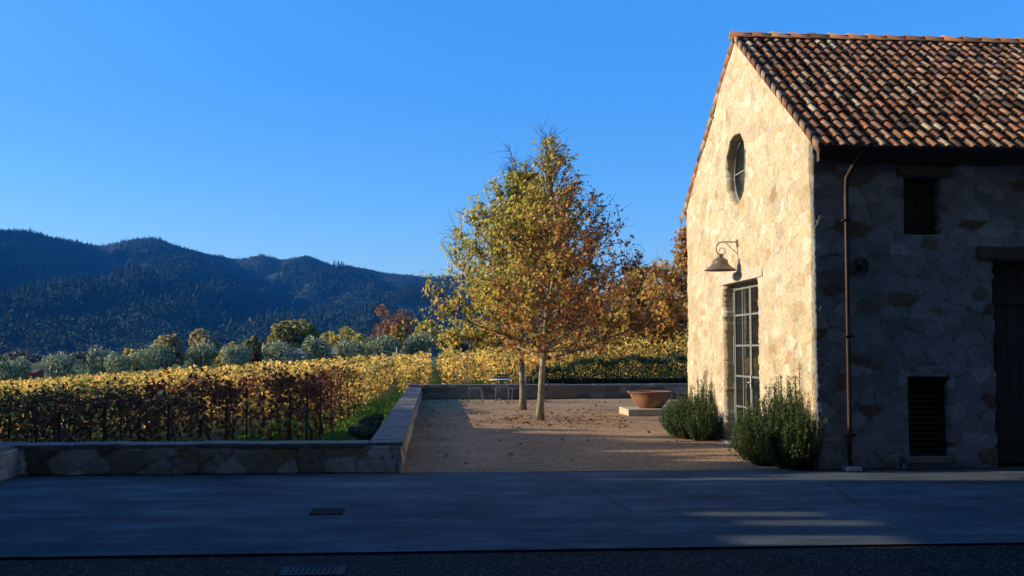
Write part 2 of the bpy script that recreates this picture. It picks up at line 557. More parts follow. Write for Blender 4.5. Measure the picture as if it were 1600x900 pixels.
def relief(name, o, u, v, W, H, res, cell, pal, m, parent, hole=None, curve=None, rad=.02, seed=1, mortar=(.40, .35, .27), thick=.35, jointw=.10, low=.02, nrm=None):
    """a rubble wall face: a grid displaced stone by stone, with openings whose ragged edges are turned in as reveals"""
    r = np.random.default_rng(seed)
    nu, nv = int(W / res) + 1, int(H / res) + 1
    a = np.linspace(0, W, nu); b = np.linspace(0, H, nv)
    A, B = np.meshgrid(a, b)
    wa = A + .05 * wobble(A, B, seed) + .010 * wobble(A * 3, B * 3, seed + 5) + .004 * wobble(A * 8, B * 8, seed + 6)
    wb = B + .04 * wobble(A, B, seed + 9) + .008 * wobble(A * 3, B * 3, seed + 7) + .003 * wobble(A * 8, B * 8, seed + 8)
    cu, cv = cell
    P = []
    rows = int(H / cv) + 3
    for j in range(-1, rows):
        x = -cu + r.random() * cu
        while x < W + cu:
            P.append((x, (j + .5) * cv + r.normal() * cv * .30))
            x += cu * r.uniform(.55, 1.55)
    P = np.array(P); n = len(P)
    asp = r.uniform(.75, 1.3, n)
    wsum = np.array([w for _, w in pal]); wsum = wsum / wsum.sum()
    pick = r.choice(len(pal), n, p=wsum)
    cols = np.array([c for c, _ in pal])[pick] * r.uniform(.88, 1.12, (n, 1))
    hgt = r.uniform(-.6, 1.0, n)
    tilt = r.normal(0, .6, (n, 2))
    q = np.stack([wa.ravel(), wb.ravel()], -1)
    K = len(q)
    d1 = np.empty(K); d2 = np.empty(K); ii = np.empty(K, int)
    for s in range(0, K, 4000):
        e = min(K, s + 4000)
        dx = (q[s:e, 0:1] - P[None, :, 0]) / cu * asp
        dy = (q[s:e, 1:2] - P[None, :, 1]) / cv
        dist = np.sqrt(dx * dx + dy * dy)
        j = dist.argmin(1)
        ii[s:e] = j
        d1[s:e] = dist[np.arange(e - s), j]
        dist[np.arange(e - s), j] = 9
        d2[s:e] = dist.min(1)
    gap = (d2 - d1)
    body = np.clip(gap / jointw, 0, 1)
    body = 1 - (1 - body) ** 3
    rel = q - P[ii]
    h = rad * (body * (.7 + .45 * hgt[ii]) + body * (tilt[ii, 0] * rel[:, 0] + tilt[ii, 1] * rel[:, 1]) * 1.6)
    h += .16 * rad * wobble(A.ravel() * 7, B.ravel() * 7, seed + 3) + r.normal(0, .0016, K)
    h += low * wobble(A.ravel() * .35, B.ravel() * .35, seed + 11)
    mixm = np.clip(1 - gap / jointw, 0, 1)[:, None]
    mj = np.array(mortar) * (1 + .12 * wobble(A.ravel() * 2, B.ravel() * 2, seed))[:, None]
    stain = 1 + .10 * wobble(A.ravel() * .9, B.ravel() * .6, seed + 20)[:, None]
    grain = 1 + .07 * wobble(A.ravel() * 6 + 3 * hgt[ii], B.ravel() * 6, seed + 40)[:, None] + r.normal(0, .035, (K, 1))
    C = (cols[ii] * (1 - mixm) + mj * mixm) * stain * grain
    o, u, v = Vector(o), Vector(u), Vector(v)
    nn = Vector(nrm) if nrm is not None else u.cross(v)
    Pts = np.array(o)[None] + A.ravel()[:, None] * np.array(u) + B.ravel()[:, None] * np.array(v) + h[:, None] * np.array(nn)
    idx = np.arange(nu * nv).reshape(nv, nu)
    F = np.stack([idx[:-1, :-1], idx[:-1, 1:], idx[1:, 1:], idx[1:, :-1]], -1).reshape(-1, 4)
    if hole is not None:
        ca = .25 * (A[:-1, :-1] + A[:-1, 1:] + A[1:, 1:] + A[1:, :-1]).ravel()
        cb = .25 * (B[:-1, :-1] + B[:-1, 1:] + B[1:, 1:] + B[1:, :-1]).ravel()
        jag = .022 * wobble(ca * 2.2, cb * 2.2, seed + 2)
        F = F[~hole(ca, cb, jag)]
    if curve is not None:
        cnt = np.zeros(nu * nv, int)
        np.add.at(cnt, F.ravel(), 1)
        edge = (cnt > 0) & (cnt < 4)
        ea, eb = A.ravel(), B.ravel()
        na, nb = curve(ea, eb, edge)
        Pts = Pts + (na - ea)[:, None] * np.array(u) + (nb - eb)[:, None] * np.array(v)
    used = np.unique(F)
    remap = np.full(nu * nv, -1); remap[used] = np.arange(len(used))
    F = remap[F]; Pts = Pts[used]; C = C[used]
    # turn every free edge in
    E = np.concatenate([F[:, [0, 1]], F[:, [1, 2]], F[:, [2, 3]], F[:, [3, 0]]])
    key = np.sort(E, 1)
    kk = key[:, 0] * (len(used) + 1) + key[:, 1]
    un, inv, ct = np.unique(kk, return_inverse=True, return_counts=True)
    be = E[ct[inv] == 1]
    bv = np.unique(be)
    mp = np.full(len(used), -1); mp[bv] = np.arange(len(bv))
    steps = 4
    nb0 = len(used)
    allP, allC, allF = [Pts], [C], [F]
    prev = bv
    for s in range(1, steps + 1):
        np_ = Pts[bv] - np.array(nn) * (thick * s / steps) + (r.normal(0, .003, (len(bv), 3)) if s < steps else 0)
        cur = nb0 + (s - 1) * len(bv) + np.arange(len(bv))
        allP.append(np_); allC.append(C[bv] * r.uniform(.8, 1.1, (len(bv), 1)))
        allF.append(np.stack([prev[mp[be[:, 1]]], prev[mp[be[:, 0]]], cur[mp[be[:, 0]]], cur[mp[be[:, 1]]]], -1))
        prev = cur
    me = mesh_np(name, np.concatenate(allP), np.concatenate(allF), np.concatenate(allC))
    return link(name, me, m, parent)

# ------------------------------------------------------------------ the stone building
XG, YF = 5.03, 13.30           # gable plane, long side plane
YB, XE = 20.10, 13.0           # far corner, far end
ZE, ZR = 4.36, 6.74            # eave, ridge
YR = (YF + YB) / 2
GW = YB - YF
house = empty('stone_building', ((XG + XE) / 2, YR, 0))
house.location = (0, 0, 0)
tag(house, 'cream rubble stone building with steep barrel tile roof and sunlit gable end', 'building')

RWC, RWR = (YR - YF, 4.60), .60            # round window in gable coordinates (distance from the near corner)
DRL, DRR, DRT = 2.34, 4.24, 2.71           # garden door opening in gable coordinates
def gable_hole(a, b, j):
    # a runs from the far corner to the near corner
    s = GW - a
    line = ZE + .02 + (ZR - ZE) * (1 - np.abs(s - GW / 2) / (GW / 2))
    out = b > line
    rw = (s - RWC[0]) ** 2 + (b - RWC[1]) ** 2 < RWR ** 2
    door = (s > DRL + j) & (s < DRR + j) & (b < DRT)
    return out | rw | door
def gable_curve(a, b, edge):
    s = GW - a
    dx, dy = s - RWC[0], b - RWC[1]
    rr = np.sqrt(dx * dx + dy * dy) + 1e-6
    m_ = edge & (np.abs(rr - RWR) < .09)
    an = np.arctan2(dy, dx)
    tgt = RWR + .010 * np.sin(an * 7) + .006 * np.sin(an * 13 + 1)
    ns = np.where(m_, RWC[0] + dx / rr * tgt, s)
    nb = np.where(m_, RWC[1] + dy / rr * tgt, b)
    line = ZE + .02 + (ZR - ZE) * (1 - np.abs(s - GW / 2) / (GW / 2))
    m2 = edge & (np.abs(b - line) < .07) & (b > ZE)
    nb = np.where(m2, line, nb)
    return GW - ns, nb
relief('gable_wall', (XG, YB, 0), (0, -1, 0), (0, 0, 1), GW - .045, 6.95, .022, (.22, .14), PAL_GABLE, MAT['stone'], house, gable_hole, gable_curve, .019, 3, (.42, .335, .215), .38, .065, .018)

SW = XE - XG
W1 = (6.28 - XG, 6.79 - XG, 3.13, 3.93)    # shuttered upper window
W2 = (6.28 - XG, 6.86 - XG, .16, 1.24)     # louvred vent
BD = (7.49 - XG, 9.45 - XG, 2.81)          # plank doors
def side_hole(a, b, j):
    j = j * .5
    k = (a > W1[0] + j) & (a < W1[1] + j) & (b > W1[2]) & (b < W1[3])
    k |= (a > W2[0] + j) & (a < W2[1] + j) & (b > W2[2]) & (b < W2[3])
    k |= (a > BD[0] + j) & (a < BD[1] + j) & (b < BD[2])
    return k
relief('side_wall', (XG + .012, YF, 0), (1, 0, 0), (0, 0, 1), SW, 4.34, .026, (.29, .17), PAL_SIDE_SHADED, MAT['stone'], house, side_hole, None, .018, 8, (.17, .165, .155), .30, .085, .015)  # mortar darkened too, carrying the facade's painted shade
b = MB(); b.box(XG + .36, XE, YB - .35, YB, 0, ZE); b.box(XE - .3, XE, YF + .31, YB - .36, 0, ZE)
b.build('rear_wall', MAT['stucco'], house)
b = MB(); b.box(XG + .50, XE - .4, YF + .45, YB - .45, .0, .05); b.build('inside_floor', MAT['pit'], house)

# roof: deck, pans, covers, verge and ridge tiles
OH, VG = .30, .06                            # eave overhang, verge overhang
sl = math.atan2(ZR - ZE, GW / 2)
cs, sn = math.cos(sl), math.sin(sl)
SLEN = (GW / 2 + OH) / cs
ZRIDGE = ZR + .12
def slope_pt(x, s, h, side):
    """point at distance s down the slope from the ridge, h above the deck; side -1 towards the drive, +1 behind"""
    y = YR + side * (s * cs + h * sn)
    z = ZRIDGE - .06 - s * sn + h * cs
    return (x, y, z)
roof = MB()
for side in (-1, 1):
    x0, x1 = XG + .025, XE
    top = [slope_pt(x0, 0, 0, side), slope_pt(x1, 0, 0, side), slope_pt(x1, SLEN - .05, 0, side), slope_pt(x0, SLEN - .05, 0, side)]
    bot = [slope_pt(x0, 0, -.09, side), slope_pt(x1, 0, -.09, side), slope_pt(x1, SLEN - .05, -.09, side), slope_pt(x0, SLEN - .05, -.09, side)]
    roof.add(top + bot, [(0, 1, 2, 3), (7, 6, 5, 4), (0, 4, 5, 1), (1, 5, 6, 2), (2, 6, 7, 3), (3, 7, 4, 0)])
roof.box(XG + .03, XE, YR - .09, YR + .09, ZRIDGE - .12, ZRIDGE + .05)
roofo = roof.build('roof', MAT['lintelwood'], house)

TPAL = np.array([(.34, .17, .10), (.40, .24, .145), (.45, .33, .21), (.30, .13, .075), (.42, .19, .095), (.22, .13, .09), (.13, .085, .06), (.48, .38, .26), (.36, .20, .12)])
TW = np.array([4, 4, 2.4, 3, 3.4, 2.2, 1.6, .5, 4]); TW = TW / TW.sum()
tr = np.random.default_rng(5)
def barrels(name, items, parent, seg=8, tone=1.0):
    """items: list of (p0 upper centre, p1 lower centre, side axis, up axis, r0, r1, sign)"""
    V, Fq, C, off = [], [], [], 0
    for p0, p1, ax, up, r0, r1, sg in items:
        col = TPAL[tr.choice(len(TPAL), p=TW)] * tr.uniform(.85, 1.45) * tone
        rows = []
        for p, rr, zz in ((p0, r0, 1), (p1, r1, 1), (p1, r1 - .016, 1), (p0, r0 - .016, 1)):
            for k in range(seg + 1):
                a = math.pi * k / seg
                rows.append(p + ax * (rr * math.cos(a)) + up * (sg * rr * .92 * math.sin(a)))
        n = seg + 1
        for q in range(3):
            for k in range(seg):
                Fq.append((off + q * n + k, off + q * n + k + 1, off + (q + 1) * n + k + 1, off + (q + 1) * n + k))
        V += [tuple(x) for x in rows]
        C.append(np.repeat(col[None], len(rows), 0)); off += len(rows)
    return link(name, mesh_np(name, V, Fq, np.concatenate(C)), MAT['tile'], parent)

EXP, TL, PIT = .285, .38, .178
ncol = int((XE - XG) / PIT)
nrow = int(SLEN / EXP) + 1
covers, pans = [], []
for side in (-1, 1):
    for c in range(ncol):
        x = XG + .15 + c * PIT + .004 * math.sin(c * 1.7)
        for r_ in range(nrow):
            s1 = SLEN - r_ * EXP + tr.normal(0, .017) + .018 * math.sin(c * .31 + side)
            s0 = max(s1 - TL, .02)
            if s1 - s0 < .12: continue
            jx = tr.normal(0, .006)
            p1 = Vector(slope_pt(x + jx, s1, .050 + tr.normal(0, .004), side)); p0 = Vector(slope_pt(x + jx + tr.normal(0, .004), s0, .026, side))
            ax = Vector((1, 0, 0)); up = Vector((0, side * sn, cs))
            covers.append((p0, p1, ax, up, .050, .065, 1))
            if side == -1:
                q1 = Vector(slope_pt(x + PIT / 2, s1 - .06, .085, side)); q0 = Vector(slope_pt(x + PIT / 2, max(s0 - .06, .02), .062, side))
                pans.append((q0, q1, ax, up, .070, .056, -1))
barrels('cover_tiles', covers, roofo)
barrels('pan_tiles', pans, roofo, 5, .16)  # pan colour cut to near black, painting in the shade between covers
verge = []
for side in (-1, 1):
    for r_ in range(nrow):
        s1 = SLEN - r_ * EXP + tr.normal(0, .01); s0 = max(s1 - TL, 0)
        if s1 - s0 < .1: continue
        p1 = Vector(slope_pt(XG + .015, s1, .030, side)); p0 = Vector(slope_pt(XG + .025, s0, .004, side))
        ax = Vector((1, 0, 0)); up = Vector((-.55, side * sn * .8, cs * .8)).normalized(); ax = Vector((cs * .75, 0, .5)).normalized() if False else (Vector((0, -side * cs, sn * -1)).cross(up)).normalized()
        verge.append((p0, p1, ax, up, .085, .105, 1))
barrels('verge_tiles', verge, roofo, 8, .85)
ridge = []
x = XG - .07
while x < XE:
    ridge.append((Vector((x + .42, YR, ZRIDGE - .035)), Vector((x, YR, ZRIDGE - .012)), Vector((0, 1, 0)), Vector((0, 0, 1)), .105, .130, 1))
    x += .335
barrels('ridge_tiles', ridge, roofo, 8, .72)

# eaves: timber frieze, gutter, pipe
ye = YF - OH
b = MB(); b.box(XG + .06, XE, YF - .12, YF - .035, 4.10, 4.33, .006); b.build('frieze_board', MAT['lintelwood'], house)
g = MB()
gp = []
for k in range(9):
    a = math.pi + math.pi * k / 8
    gp.append((ye - .015 + .075 * math.cos(a), 4.265 + .075 * math.sin(a)))
V, Fq = [], []
for X in (XG + .07, XE):
    V += [(X, y, z) for y, z in gp] + [(X, ye - .015 + (y - ye + .015) * .9, z + .004) for y, z in gp]
for k in range(8):
    Fq.append((k, k + 1, 18 + k + 1, 18 + k)); Fq.append((9 + k + 1, 9 + k, 27 + k, 27 + k + 1))
    Fq.append((k + 1, k, 9 + k, 9 + k + 1))
Fq.append((0, 18, 27, 9)); Fq.append((8, 17, 35, 26))
Fq.append((0, 9, 17, 8))
g.add(V, Fq)
g.build('gutter', MAT['gutter'], house)
b = MB()
b.tube([(5.56, ye - .02, 4.20), (5.555, ye + .0, 4.12), (5.50, YF - .16, 3.96), (5.475, YF - .085, 3.88), (5.470, YF - .075, 3.6), (5.462, YF - .075, 1.9), (5.455, YF - .075, .14), (5.455, YF - .10, .07)], .032, 12)
dp = b.build('downpipe', MAT['copper'], house, True)
for z in (3.3, 1.75, .45):
    b = MB(); b.box(5.41, 5.52, YF - .118, YF - .02, z, z + .028, .004); b.build('pipe_bracket', MAT['copper'], dp)
b = MB(); b.box(5.36, 5.56, YF - .22, YF - .03, 0.0, .055, .012); b.build('splash_block', MAT['block'], house)

# lintels
b = MB(); b.box(XG - .035, XG + .30, 15.36, 17.74, DRT + .0, DRT + .17, .012); b.build('door_lintel', MAT['lintelstone'], house)
b = MB(); b.box(6.20, 6.95, YF - .075, YF + .2, 3.93, 4.07, .01); b.build('window_lintel', MAT['lintelwood'], house)
b = MB(); b.box(7.28, 9.7, YF - .085, YF + .2, 2.81, 2.98, .012); b.build('door_beam', MAT['lintelwood'], house)
b = MB(); b.box(6.22, 6.92, YF - .065, YF + .12, .085, .165, .012); b.build('vent_sill', MAT['coping'], house)
b = MB(); b.box(XG - .10, XG + .40, YF + DRL - .02, YF + DRR + .02, -.02, .035, .012); b.build('door_sill', MAT['coping'], house)

# round window: ring, glazing bars, pane
rw = MB()
n = 40
ringV, ringF = [], []
for k in range(n):
    a = 2 * math.pi * k / n
    for rr, xx in ((RWR + .03, .20), (RWR - .05, .20), (RWR - .05, .25), (RWR + .03, .25)):
        ringV.append((XG + xx - .07, YR + rr * math.cos(a), RWC[1] + rr * math.sin(a)))
for k in range(n):
    for q in range(4):
        ringF.append((k * 4 + q, k * 4 + (q + 1) % 4, ((k + 1) % n) * 4 + (q + 1) % 4, ((k + 1) % n) * 4 + q))
rw.add(ringV, ringF)
rw.box(XG + .135, XG + .17, YR - .012, YR + .012, RWC[1] - .57, RWC[1] + .57)
rw.box(XG + .138, XG + .168, YR - .57, YR + .57, RWC[1] - .012, RWC[1] + .012)
rwo = rw.build('round_window', MAT['steelframe'], house)
b = MB()
b.add([(XG + .158, YR, RWC[1])] + [(XG + .158, YR + (RWR - .02) * math.cos(2 * math.pi * k / n), RWC[1] + (RWR - .02) * math.sin(2 * math.pi * k / n)) for k in range(n)], [(0, 1 + (k + 1) % n, 1 + k) for k in range(n)])
b.build('pane', MAT['glass'], rwo)

# garden door: two leaves of steel glazing
dy0, dy1 = YF + DRL, YF + DRR
XD = XG + .15
fr_ = MB()
fr_.box(XD, XD + .06, dy0 - .03, dy0 + .05, .03, DRT); fr_.box(XD, XD + .06, dy1 - .05, dy1 + .03, .03, DRT); fr_.box(XD, XD + .06, dy0, dy1, DRT - .05, DRT + .02)
door = fr_.build('garden_door', MAT['steelframe'], house)
mid = (dy0 + dy1) / 2
for q, (a0, a1) in enumerate(((dy0 + .05, mid - .004), (mid + .004, dy1 - .05))):
    b = MB()
    for yy in (a0, a1 - .045):
        b.box(XD + .012, XD + .05, yy, yy + .045, .04, DRT - .055)
    wmid = (a0 + a1) / 2
    b.box(XD + .018, XD + .044, wmid - .014, wmid + .014, .05, DRT - .06)
    for z in (.04, .60, 1.12, 1.64, 2.16, DRT - .10):
        b.box(XD + .016, XD + .046, a0 + .03, a1 - .03, z, z + (.05 if z in (.04,) else .030))
    lf = b.build('door_leaf', MAT['steelframe'], door)
    b = MB(); b.box(XD + .028, XD + .034, a0 + .02, a1 - .02, .06, DRT - .06); b.build('pane', MAT['glass'], lf)
b = MB(); b.box(XD - .012, XD + .011, mid - .055, mid - .015, .95, 1.17, .004); b.tube([(XD - .012, mid - .035, 1.05), (XD - .05, mid - .035, 1.05), (XD - .05, mid - .14, 1.05)], .009, 8)
b.build('handle', MAT['white'], door)
b = MB()
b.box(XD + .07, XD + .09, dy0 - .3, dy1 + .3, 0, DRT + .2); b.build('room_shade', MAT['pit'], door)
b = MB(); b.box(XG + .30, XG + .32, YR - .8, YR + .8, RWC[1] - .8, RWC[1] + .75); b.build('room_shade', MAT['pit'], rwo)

# shuttered upper window
b = MB()
x0, x1, z0, z1 = XG + W1[0], XG + W1[1], W1[2], W1[3]
b.box(x0 - .02, x1 + .02, YF + .16, YF + .22, z0 - .02, z1 + .02)
for k in range(4):
    b.box(x0 + .01 + k * (x1 - x0 - .02) / 4, x0 + .002 + (k + 1) * (x1 - x0 - .02) / 4, YF + .13, YF + .158, z0 + .02, z1 - .02, .004)
sh = b.build('window_shutter', MAT['shutter'], house)
for zb in (z0 + .14, z1 - .20):
    b = MB(); b.box(x0 + .03, x1 - .03, YF + .108, YF + .128, zb, zb + .06); b.build('batten', MAT['shutter'], sh)
# louvred vent
x0, x1, z0, z1 = XG + W2[0], XG + W2[1], W2[2], W2[3]
b = MB()
b.box(x0 - .02, x0 + .04, YF + .12, YF + .19, z0, z1); b.box(x1 - .04, x1 + .02, YF + .12, YF + .19, z0, z1); b.box(x0, x1, YF + .12, YF + .19, z1 - .05, z1 + .02); b.box(x0, x1, YF + .12, YF + .19, z0 - .02, z0 + .05)
b.box(x0, x1, YF + .20, YF + .22, z0, z1)
vo_ = b.build('louvre_vent', MAT['shutter'], house)
b = MB()
for k in range(13):
    z = z0 + .07 + k * .072
    b.add([(x0 + .04, YF + .115, z), (x1 - .04, YF + .115, z), (x1 - .04, YF + .175, z + .055), (x0 + .04, YF + .175, z + .055),
           (x0 + .04, YF + .115, z + .012), (x1 - .04, YF + .115, z + .012), (x1 - .04, YF + .175, z + .067), (x0 + .04, YF + .175, z + .067)],
          [(3, 2, 1, 0), (4, 5, 6, 7), (0, 1, 5, 4), (2, 3, 7, 6), (1, 2, 6, 5), (3, 0, 4, 7)])
b.build('slats', MAT['shutter'], vo_)
# plank doors
x0, x1, z1 = XG + BD[0], XG + BD[1], BD[2]
bd = empty('plank_door', (0, 0, 0)); bd.parent = house
hw = (x1 - x0) / 2
for q in range(2):
    b = MB()
    xx = x0 - .02 + q * (hw + .02)
    for k in range(6):
        b.box(xx + k * hw / 6 + .003, xx + (k + 1) * hw / 6 - .003, YF + .17, YF + .22, .05, z1 + .01, .005)
    b.box(xx + .02, xx + hw - .02, YF + .145, YF + .168, .35, .49); b.box(xx + .02, xx + hw - .02, YF + .145, YF + .168, 2.2, 2.34)
    lf = b.build('door_leaf', MAT['wood'], bd)
    hx = xx + (hw - .12 if q == 0 else .12)
    b = MB(); b.tube([(hx, YF + .16, 1.0), (hx, YF + .11, 1.02), (hx, YF + .11, 1.22), (hx, YF + .16, 1.24)], .010, 8); b.build('handle', MAT['iron'], lf)
b = MB(); b.box(x0, x1, YF + .24, YF + .26, 0, z1); b.build('backing', MAT['pit'], bd)

# gooseneck lamp on the gable
LP = (XG - .01, 16.66, 3.36)
lamp = tag(empty('wall_lamp', LP), 'bronze gooseneck barn lamp hanging from the sunlit gable above the garden door', 'lamp')
b = MB(); b.box(-.02, .02, -.05, .05, -.065, .06, .008); b.build('wall_plate', MAT['lamp'], lamp)
b = MB()
pts = [(-.02, 0, .015), (-.16, 0, .018), (-.26, 0, .015)]
for k in range(1, 10):
    a = R(90 + k * 20)
    pts.append((-.26 + .11 * math.cos(a), 0, -.095 + .11 * math.sin(a)))
pts += [(-.295, 0, -.205)]
b.tube(pts, .0105, 8)
b.build('gooseneck', MAT['lamp'], lamp, True)
b = MB()
sp = []
for k in range(16):
    a = R(-110 + k * 21); rr = .075 - k * .0030
    sp.append((-.275 + rr * math.cos(a), 0, -.13 + rr * math.sin(a)))
b.tube(sp, .006, 6); b.build('scroll', MAT['lamp'], lamp, True)
b = MB(); b.tube([(-.205, 0, .01), (-.12, 0, -.08), (-.005, 0, -.185)], .0065, 6); b.tube([(-.004, 0, -.05), (-.004, 0, -.21)], .008, 6); b.build('brace', MAT['lamp'], lamp, True)
b = MB()
prof = [(.0, 0), (.046, 0), (.050, -.012), (.050, -.055), (.062, -.066), (.112, -.098), (.126, -.112), (.131, -.165), (.150, -.182), (.172, -.205), (.235, -.252), (.268, -.268), (.270, -.276), (.262, -.274), (.165, -.212), (.118, -.165), (.10, -.11), (0, -.10)]
b.lathe(prof, (-.30, 0, -.185), 36)
sd = b.build('lamp_shade', MAT['lamp'], lamp, True)
b = MB(); b.lathe([(0.0, .06), (.035, .05), (.045, .01), (.03, -.04), (0, -.055)], (-.30, 0, -.37), 16); b.build('bulb', MAT['white'], sd, True)

# small round fitting on the long wall, and the spigot
fx = tag(empty('hook_fitting', (5.65, YF - .03, 2.70)), 'small ring shaped metal fitting on the shaded stone wall beside the downpipe', 'fitting')
b = MB(); b.lathe([(0, 0), (.10, 0), (.105, .012), (.0, .02)], (0, 0, 0), 24)
me_ = b.build('back_plate', MAT['iron'], fx); me_.rotation_euler = (R(90), 0, 0); me_.location = (.02, -.005, .01)
b = MB(); b.tube([(-.055 + .062 * math.cos(R(a)) + .03, -.06 - .04 * (a + 60) / 300, -.035 + .062 * math.sin(R(a))) for a in range(-210, 121, 20)] + [(-.01, -.045, .07), (.03, -.02, .10)], .011, 8)
b.build('ring', MAT['galv'], fx, True)
sgt = tag(empty('water_spigot', (6.15, YF - .06, 0)), 'thin black water spigot standing at the foot of the shaded wall', 'spigot')
b = MB(); b.tube([(0, 0, -.01), (0, 0, .15)], .016, 8); b.build('riser', MAT['iron'], sgt, True)
b = MB(); b.tube([(0, .0, .14), (0, -.05, .145), (0, -.075, .11)], .014, 8); b.build('spout', MAT['iron'], sgt, True)
b = MB(); b.tube([(-.035, 0, .172), (.035, 0, .172)], .008, 6); b.tube([(0, 0, .15), (0, 0, .175)], .007, 6); b.build('handle', MAT['iron'], sgt, True)

# ------------------------------------------------------------------ low walls
LG = 'low rubble stone walls round the court'
def coping(pts, z, parent, name='coping'):
    """flat capping stones along a quad strip: pts = [(x0,y0,x1,y1,x2,y2,x3,y3)] as boxes with slightly uneven tops"""
    b = MB()
    for (xa, xb, ya, yb) in pts:
        dz = random.uniform(-.008, .008)
        b.box(xa, xb, ya, yb, z - .055 + dz, z + dz, .010)
    return b.build(name, MAT['coping'], parent)
HW = .395
def strip(a0, a1, step):
    out, a = [], a0
    while a < a1 - .05:
        l = random.uniform(.7, 1.3) * step
        e = min(a1, a + l)
        if a1 - e < step * .35: e = a1
        out.append((a + .004, e - .004)); a = e
    return out

w1 = tag(empty('stone_wall', (-2.9, 13.6, 0)), 'long low rubble wall in blue shade along the far edge of the concrete drive', 'wall', LG)
w1.location = (0, 0, 0)
relief('wall_face', (-5.27, 13.43, 0), (1, 0, 0), (0, 0, 1), 4.83, HW - .05, .025, (.36, .20), PAL_LOW, MAT['lowstone'], w1, None, None, .028, 31, (.22, .20, .17), .12, .10, .012)
b = MB(); b.box(-5.55, -.50, 13.50, 13.80, -.4, HW - .06); b.build('wall_core', MAT['lowstone'] if False else MAT['stucco'], w1)
coping([(a, e, 13.40, 13.82) for a, e in strip(-5.25, -.86, .8)], HW, w1)

w2 = tag(empty('stone_wall', (0, 0, 0)), 'low wall running back between the gravel court and the vineyard with sun striped capping', 'wall', LG)
relief('wall_face', (-.45, 13.44, 0), (0, 1, 0), (0, 0, 1), 19.2, HW - .05, .035, (.38, .20), PAL_LOW, MAT['lowstone'], w2, None, None, .026, 32, (.16, .14, .115), .12, .10, .012)
b = MB(); b.box(-.80, -.52, 13.83, 32.6, -.4, HW - .06); b.build('wall_core', MAT['stucco'], w2)
coping([(-.85, -.415, 13.43, 13.83)] + [(-.85, -.415, a, e) for a, e in strip(13.84, 32.62, .75)], HW, w2)

w3 = tag(empty('stone_wall', (0, 0, 0)), 'low dark wall closing the far side of the gravel court behind the chairs', 'wall', LG)
relief('wall_face', (-.40, 32.66, 0), (1, 0, 0), (0, 0, 1), 13.0, HW + .03, .045, (.45, .21), PAL_FAR, MAT['lowstone'], w3, None, None, .03, 33, (.15, .13, .10), .12, .10, .012)
b = MB(); b.box(-.80, 12.6, 32.74, 33.02, -.2, HW + .02); b.build('wall_core', MAT['stucco'], w3)
coping([(a, e, 32.64, 33.06) for a, e in strip(-.85, 12.6, .8)], HW + .07, w3)

w4 = tag(empty('stone_wall', (0, 0, 0)), 'low wall end turning towards the viewer at the left edge of the drive', 'wall', LG)
relief('wall_face', (-5.25, 8.6, 0), (0, 1, 0), (0, 0, 1), 4.83, HW - .05, .03, (.36, .20), PAL_LOW, MAT['lowstone'], w4, None, None, .028, 34, (.22, .20, .17), .12, .10, .012)
b = MB(); b.box(-5.60, -5.32, 8.6, 13.82, -.4, HW - .06); b.build('wall_core', MAT['stucco'], w4)
coping([(-5.66, -5.26, a, e) for a, e in strip(8.6, 13.38, .8)] + [(-5.66, -5.26, 13.39, 13.84)], HW, w4)

# ------------------------------------------------------------------ leaves
LOBE = []
for ang, rad in ((-90, .30), (-55, .62), (-28, .42), (0, .92), (28, .50), (90 - 30, .60), (90, 1.0), (120, .60), (152, .50), (180, .92), (208, .42), (235, .62)):
    LOBE.append((rad * math.cos(R(ang)), rad * math.sin(R(ang))))
LOBE = np.array(LOBE)
S_MAPLE = np.concatenate([[[0, -.05]], LOBE]); F_MAPLE = np.array([(0, 1 + k, 1 + (k + 1) % 12) for k in range(12)])
S_QUAD = np.array([(0, -1), (.72, .05), (0, 1), (-.72, .05)]); F_QUAD = np.array([(0, 1, 2, 3)])
S_VINE = np.array([(0, -.30), (.62, -.62), (.52, -.05), (.98, .38), (.42, .46), (0, 1.0), (-.42, .46), (-.98, .38), (-.52, -.05), (-.62, -.62)]); F_VINE = np.arange(10)[None]
S_HEX = np.array([(0, -.55), (.75, -.35), (.8, .35), (.1, .95), (-.7, .45), (-.85, -.25)]); F_HEX = np.arange(6)[None]
S_LONG = np.array([(0, -1), (.26, 0), (0, 1), (-.26, 0)])

def leaf_mesh(name, P, size, C, shape='quad', nbias=None, nb=0.0, upright=0.0, r=None, fold=.35):
    r = r or rng
    S, Fm = dict(maple=(S_MAPLE, F_MAPLE), quad=(S_QUAD, F_QUAD), vine=(S_VINE, F_VINE), hex=(S_HEX, F_HEX), long=(S_LONG, F_QUAD))[shape]
    n, k = len(P), len(S)
    nrm = r.normal(size=(n, 3))
    nrm /= np.linalg.norm(nrm, axis=1, keepdims=True)
    if nbias is not None:
        nrm = nrm + nb * nbias
        nrm /= np.linalg.norm(nrm, axis=1, keepdims=True) + 1e-9
    t = r.normal(size=(n, 3))
    if upright: t[:, 2] += upright
    t -= nrm * (t * nrm).sum(1, keepdims=True)
    t /= np.linalg.norm(t, axis=1, keepdims=True) + 1e-9
    s_ = np.cross(nrm, t)
    size = np.broadcast_to(size, (n,))
    zz = fold * np.abs(S[:, 0]) + .12 * S[:, 1] ** 2
    curl = r.uniform(-.6, 1.2, n)
    V = P[:, None, :] + size[:, None, None] * (S[None, :, 0, None] * s_[:, None, :] + S[None, :, 1, None] * t[:, None, :] + (zz[None, :, None] * curl[:, None, None]) * nrm[:, None, :])
    F = Fm[None] + (np.arange(n) * k)[:, None, None]
    Cc = np.repeat(C, k, 0)
    return mesh_np(name, V.reshape(-1, 3), F.reshape(-1, Fm.shape[1]), Cc)

